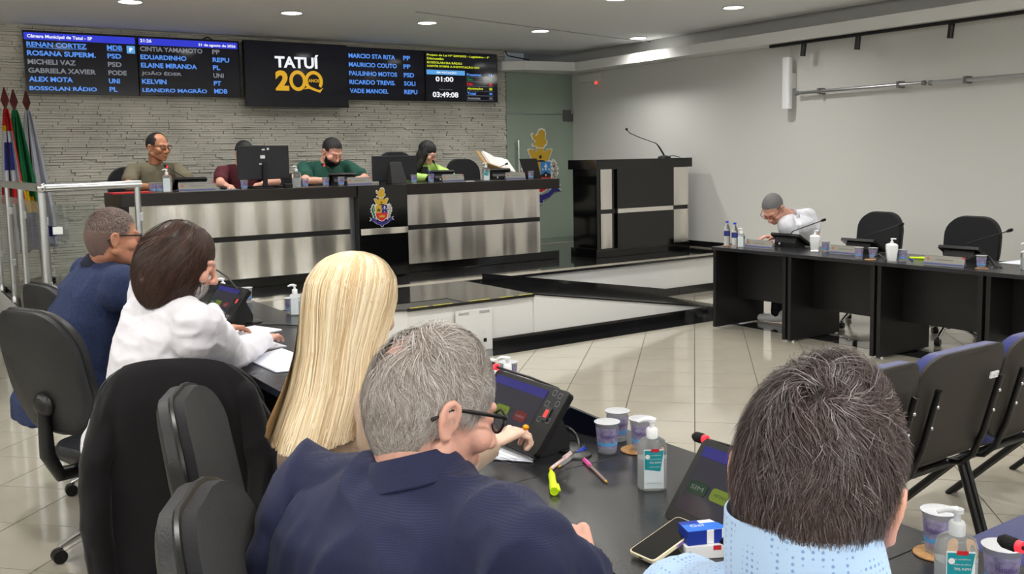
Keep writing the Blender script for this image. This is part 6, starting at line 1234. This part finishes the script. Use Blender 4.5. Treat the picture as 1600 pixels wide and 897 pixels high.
obj('carton', MB().box(-.046, .046, -.028, .028, 0, .030), M_wplas, e, bevel=.001); obj('blue_panel', MB().box(-.0463, -.004, -.0283, .0283, 0, .0302).box(.012, .030, -.0284, -.028, 0, .0302), B2, e); obj('top_panel', MB().box(-.046, .046, -.027, .010, .0302, .0306), B1, e)
obj('flap', MB().add([(.046, -.028, .030), (.046, .028, .030), (.066, .028, .034), (.066, -.028, .034)], [(0, 1, 2, 3)]), B1, e); obj('flap', MB().add([(.046, -.028, .001), (.046, .028, .001), (.062, .028, -.000), (.062, -.028, -.000)], [(0, 1, 2, 3)]), M_wplas, e)
text('lettering', 'Gel', e, -.03, -.006, .03, .012, K_wht, M=Tr(0, 0, .0309) @ Rx(R(-90)), y=0)
# the phone: a flat slab resting its upper end on the boxes
A_, B_, C_, D_ = at(982, 866, .7545), at(1022, 884, .7545), at(1092, 800, .800), at(1052, 790, .800)
ux = (B_-A_).normalized(); uy = (D_-A_); uy = (uy-ux*uy.dot(ux)).normalized(); L = .158; Wp = .074; uz = ux.cross(uy)
Mp = Matrix(((ux.x, uy.x, uz.x, (A_+B_).x/2), (ux.y, uy.y, uz.y, (A_+B_).y/2), (ux.z, uy.z, uz.z, .7545), (0, 0, 0, 1)))
e = empty('mobile_phone', (0, 0, 0), 0, 'smartphone in cream case with black screen, leaning on medicine boxes', 'phone'); e.rotation_euler = Mp.to_euler(); e.location = Mp.translation
obj('phone_case', MB().prism(rrect(Wp, L, .011, 6, 0, L/2), 0, .0095), mat('cream_case', hexc(232, 222, 190), .5), e, bevel=.002); obj('screen', MB().prism(rrect(Wp-.006, L-.006, .009, 6, 0, L/2), .0095, .0100), M_darkglass, e); obj('camera_hole', MB().lathe([(.0014, .0101), (.0014, .0103)], c=(0, L-.008, 0), n=10), mat('cam_dot', hexc(60, 64, 80), .2), e)
obj('side_print', MB().box(Wp/2-.001, Wp/2+.0004, L*.45, L*.9, .002, .0075), mat('purple_pattern', hexc(150, 120, 190), .5, var=.5, vscale=150), e); obj('port', MB().box(-.005, .005, -.0006, .001, .003, .006), M_black, e)
# navy folder-like cable plate behind the near console, and cables
setp(obj('dark_folder', MB().add([(1.70, 2.42, .7505), (1.73, 2.42, .7505), (1.80, 2.13, .7505), (1.77, 2.11, .7505), (1.70, 2.42, .85), (1.712, 2.42, .85), (1.782, 2.13, .80), (1.77, 2.11, .80)], [(0, 1, 2, 3), (4, 7, 6, 5), (0, 4, 5, 1), (1, 5, 6, 2), (2, 6, 7, 3), (3, 7, 4, 0)]), mat('navy_folder', hexc(10, 14, 28), .3)), 'dark navy folder leaning behind the console near the cups', 'folder')
def cable(pts, label, r=.004):
    sp_ = [Vector(p) for p in pts]; out = []
    for i in range(len(sp_)-1):
        a, b = sp_[max(i-1, 0)], sp_[i]; c_, d_ = sp_[i+1], sp_[min(i+2, len(sp_)-1)]
        for k in range(6): t = k/6; out.append(.5*((2*b)+(-a+c_)*t+(2*a-5*b+4*c_-d_)*t*t+(-a+3*b-3*c_+d_)*t**3))
    out.append(sp_[-1]); return setp(obj('cable', MB().tube(out, r, n=8), M_black, smooth=True), label, 'cable')
cable([at(872, 672, .80), at(885, 668, .79), at(900, 680, .77), at(905, 695, .757), at(906, 704, .756)], 'black cable from the near console to its round foot', .006)
mf = setp(obj('microphone_foot', MB().lathe([(.034, 0), (.032, .005), (.01, .009)], c=tuple(at(905, 712, .7505)), n=20, sx=1.2), M_black, smooth=True), 'flat round black microphone foot behind the pens', 'microphone foot')
cable([(1.62, 4.75, .756), (1.75, 4.6, .756), (1.80, 4.35, .756), (1.72, 4.1, .756)], 'black cable trailing from the far console on the left table')
cable([at(1508, 407, .79), at(1530, 398, .82), at(1545, 402, .80), at(1556, 417, .757)], 'thick black cable arching beside the right cup', .009)
setp(obj('microphone_foot', MB().lathe([(.05, 0), (.045, .006), (.02, .010)], c=tuple(at(1555, 418, .7505)), n=20), M_black, smooth=True), 'flat black foot right of the coaster cup, right table', 'microphone foot')
cable([at(1366, 402, .78), at(1374, 398, .80), at(1384, 408, .757)], 'short black cable by the second soap dispenser', .008)
# jackets over chairs ------------------------------------------------------------
M_jk = mat('black_jacket_cloth', hexc(17, 16, 19), .9, sheen=.08, spec=.25, bump=.1, bscale=300)
def draped(chair, label, w=.56, top=1.01, bottom=.42, side=.25, seed=0, mt=M_jk):
    """cloth hung over a chair back: a closed shell with pleats, in the chair's own frame"""
    Mw = wm(chair); e = empty('jacket', tuple(chair.location), chair.rotation_euler.z, label, 'jacket'); n, m_ = 64, 40; rs = []
    for i in range(m_+1):
        t = i/m_; z = top+.012-(top-bottom)*t; k = min(1, (t*7)**.5); hw = w/2*(.50+.50*min(1, (t*4.5))**.5)*(1+.04*t) ; dp = .062*k+.030*t; r_ = []
        for j in range(n):
            a = 2*math.pi*j/n; cx, sx = math.cos(a), math.sin(a); yy = hw*math.copysign(abs(cx)**.75, cx); xx = dp*math.copysign(abs(sx)**.6, sx)
            f = t**.8; ple = .022*f*(math.sin(a*7+seed+1.5*math.sin(t*3))+.6*math.sin(a*13+2*seed)); xc = -.255-.10*max(0, (z-.56))*1.2-.03+.05*(yy/(w/2))**2
            r_.append(Vector((xc+xx*(1+ple*6)+math.copysign(ple, sx), yy+ple*.8, z-.05*(abs(yy)/(w/2))**2.5*(1-t)*2.2)))
        rs.append(r_)
    obj('jacket_body', MB().ring(rs, caps=(True, False)), mt, e, smooth=True)
    for s in (-1, 1):   # hanging sleeves
        pts = [(-.31, s*w*.32, top-.12), (-.335, s*w*.42, top-.30), (-.34, s*w*.43, top-.50), (-.33, s*w*.40, bottom+.02)]
        sm_ = MB(); chain(sm_, [Vector(p_) for p_ in pts], [.062, .060, .055, .050], flat=.7); me_ = remesh(sm_, .010, 3); folds(me_, .008, 22, (1, 1, .4)); me_.materials.append(mt); me_.name = 'sleeve'; link('sleeve', me_, e)
    return e
draped(c3, 'black jacket draped over the chair back between white shirt and blonde hair', bottom=.22, top=1.01, w=.58)
rc = [o for o in C.objects if o.get('label') == 'black swivel chair at the right edge under a jacket'][0]
draped(rc, 'black jacket hung on the chair at the right edge', bottom=.5, top=1.04, w=.56, seed=2)
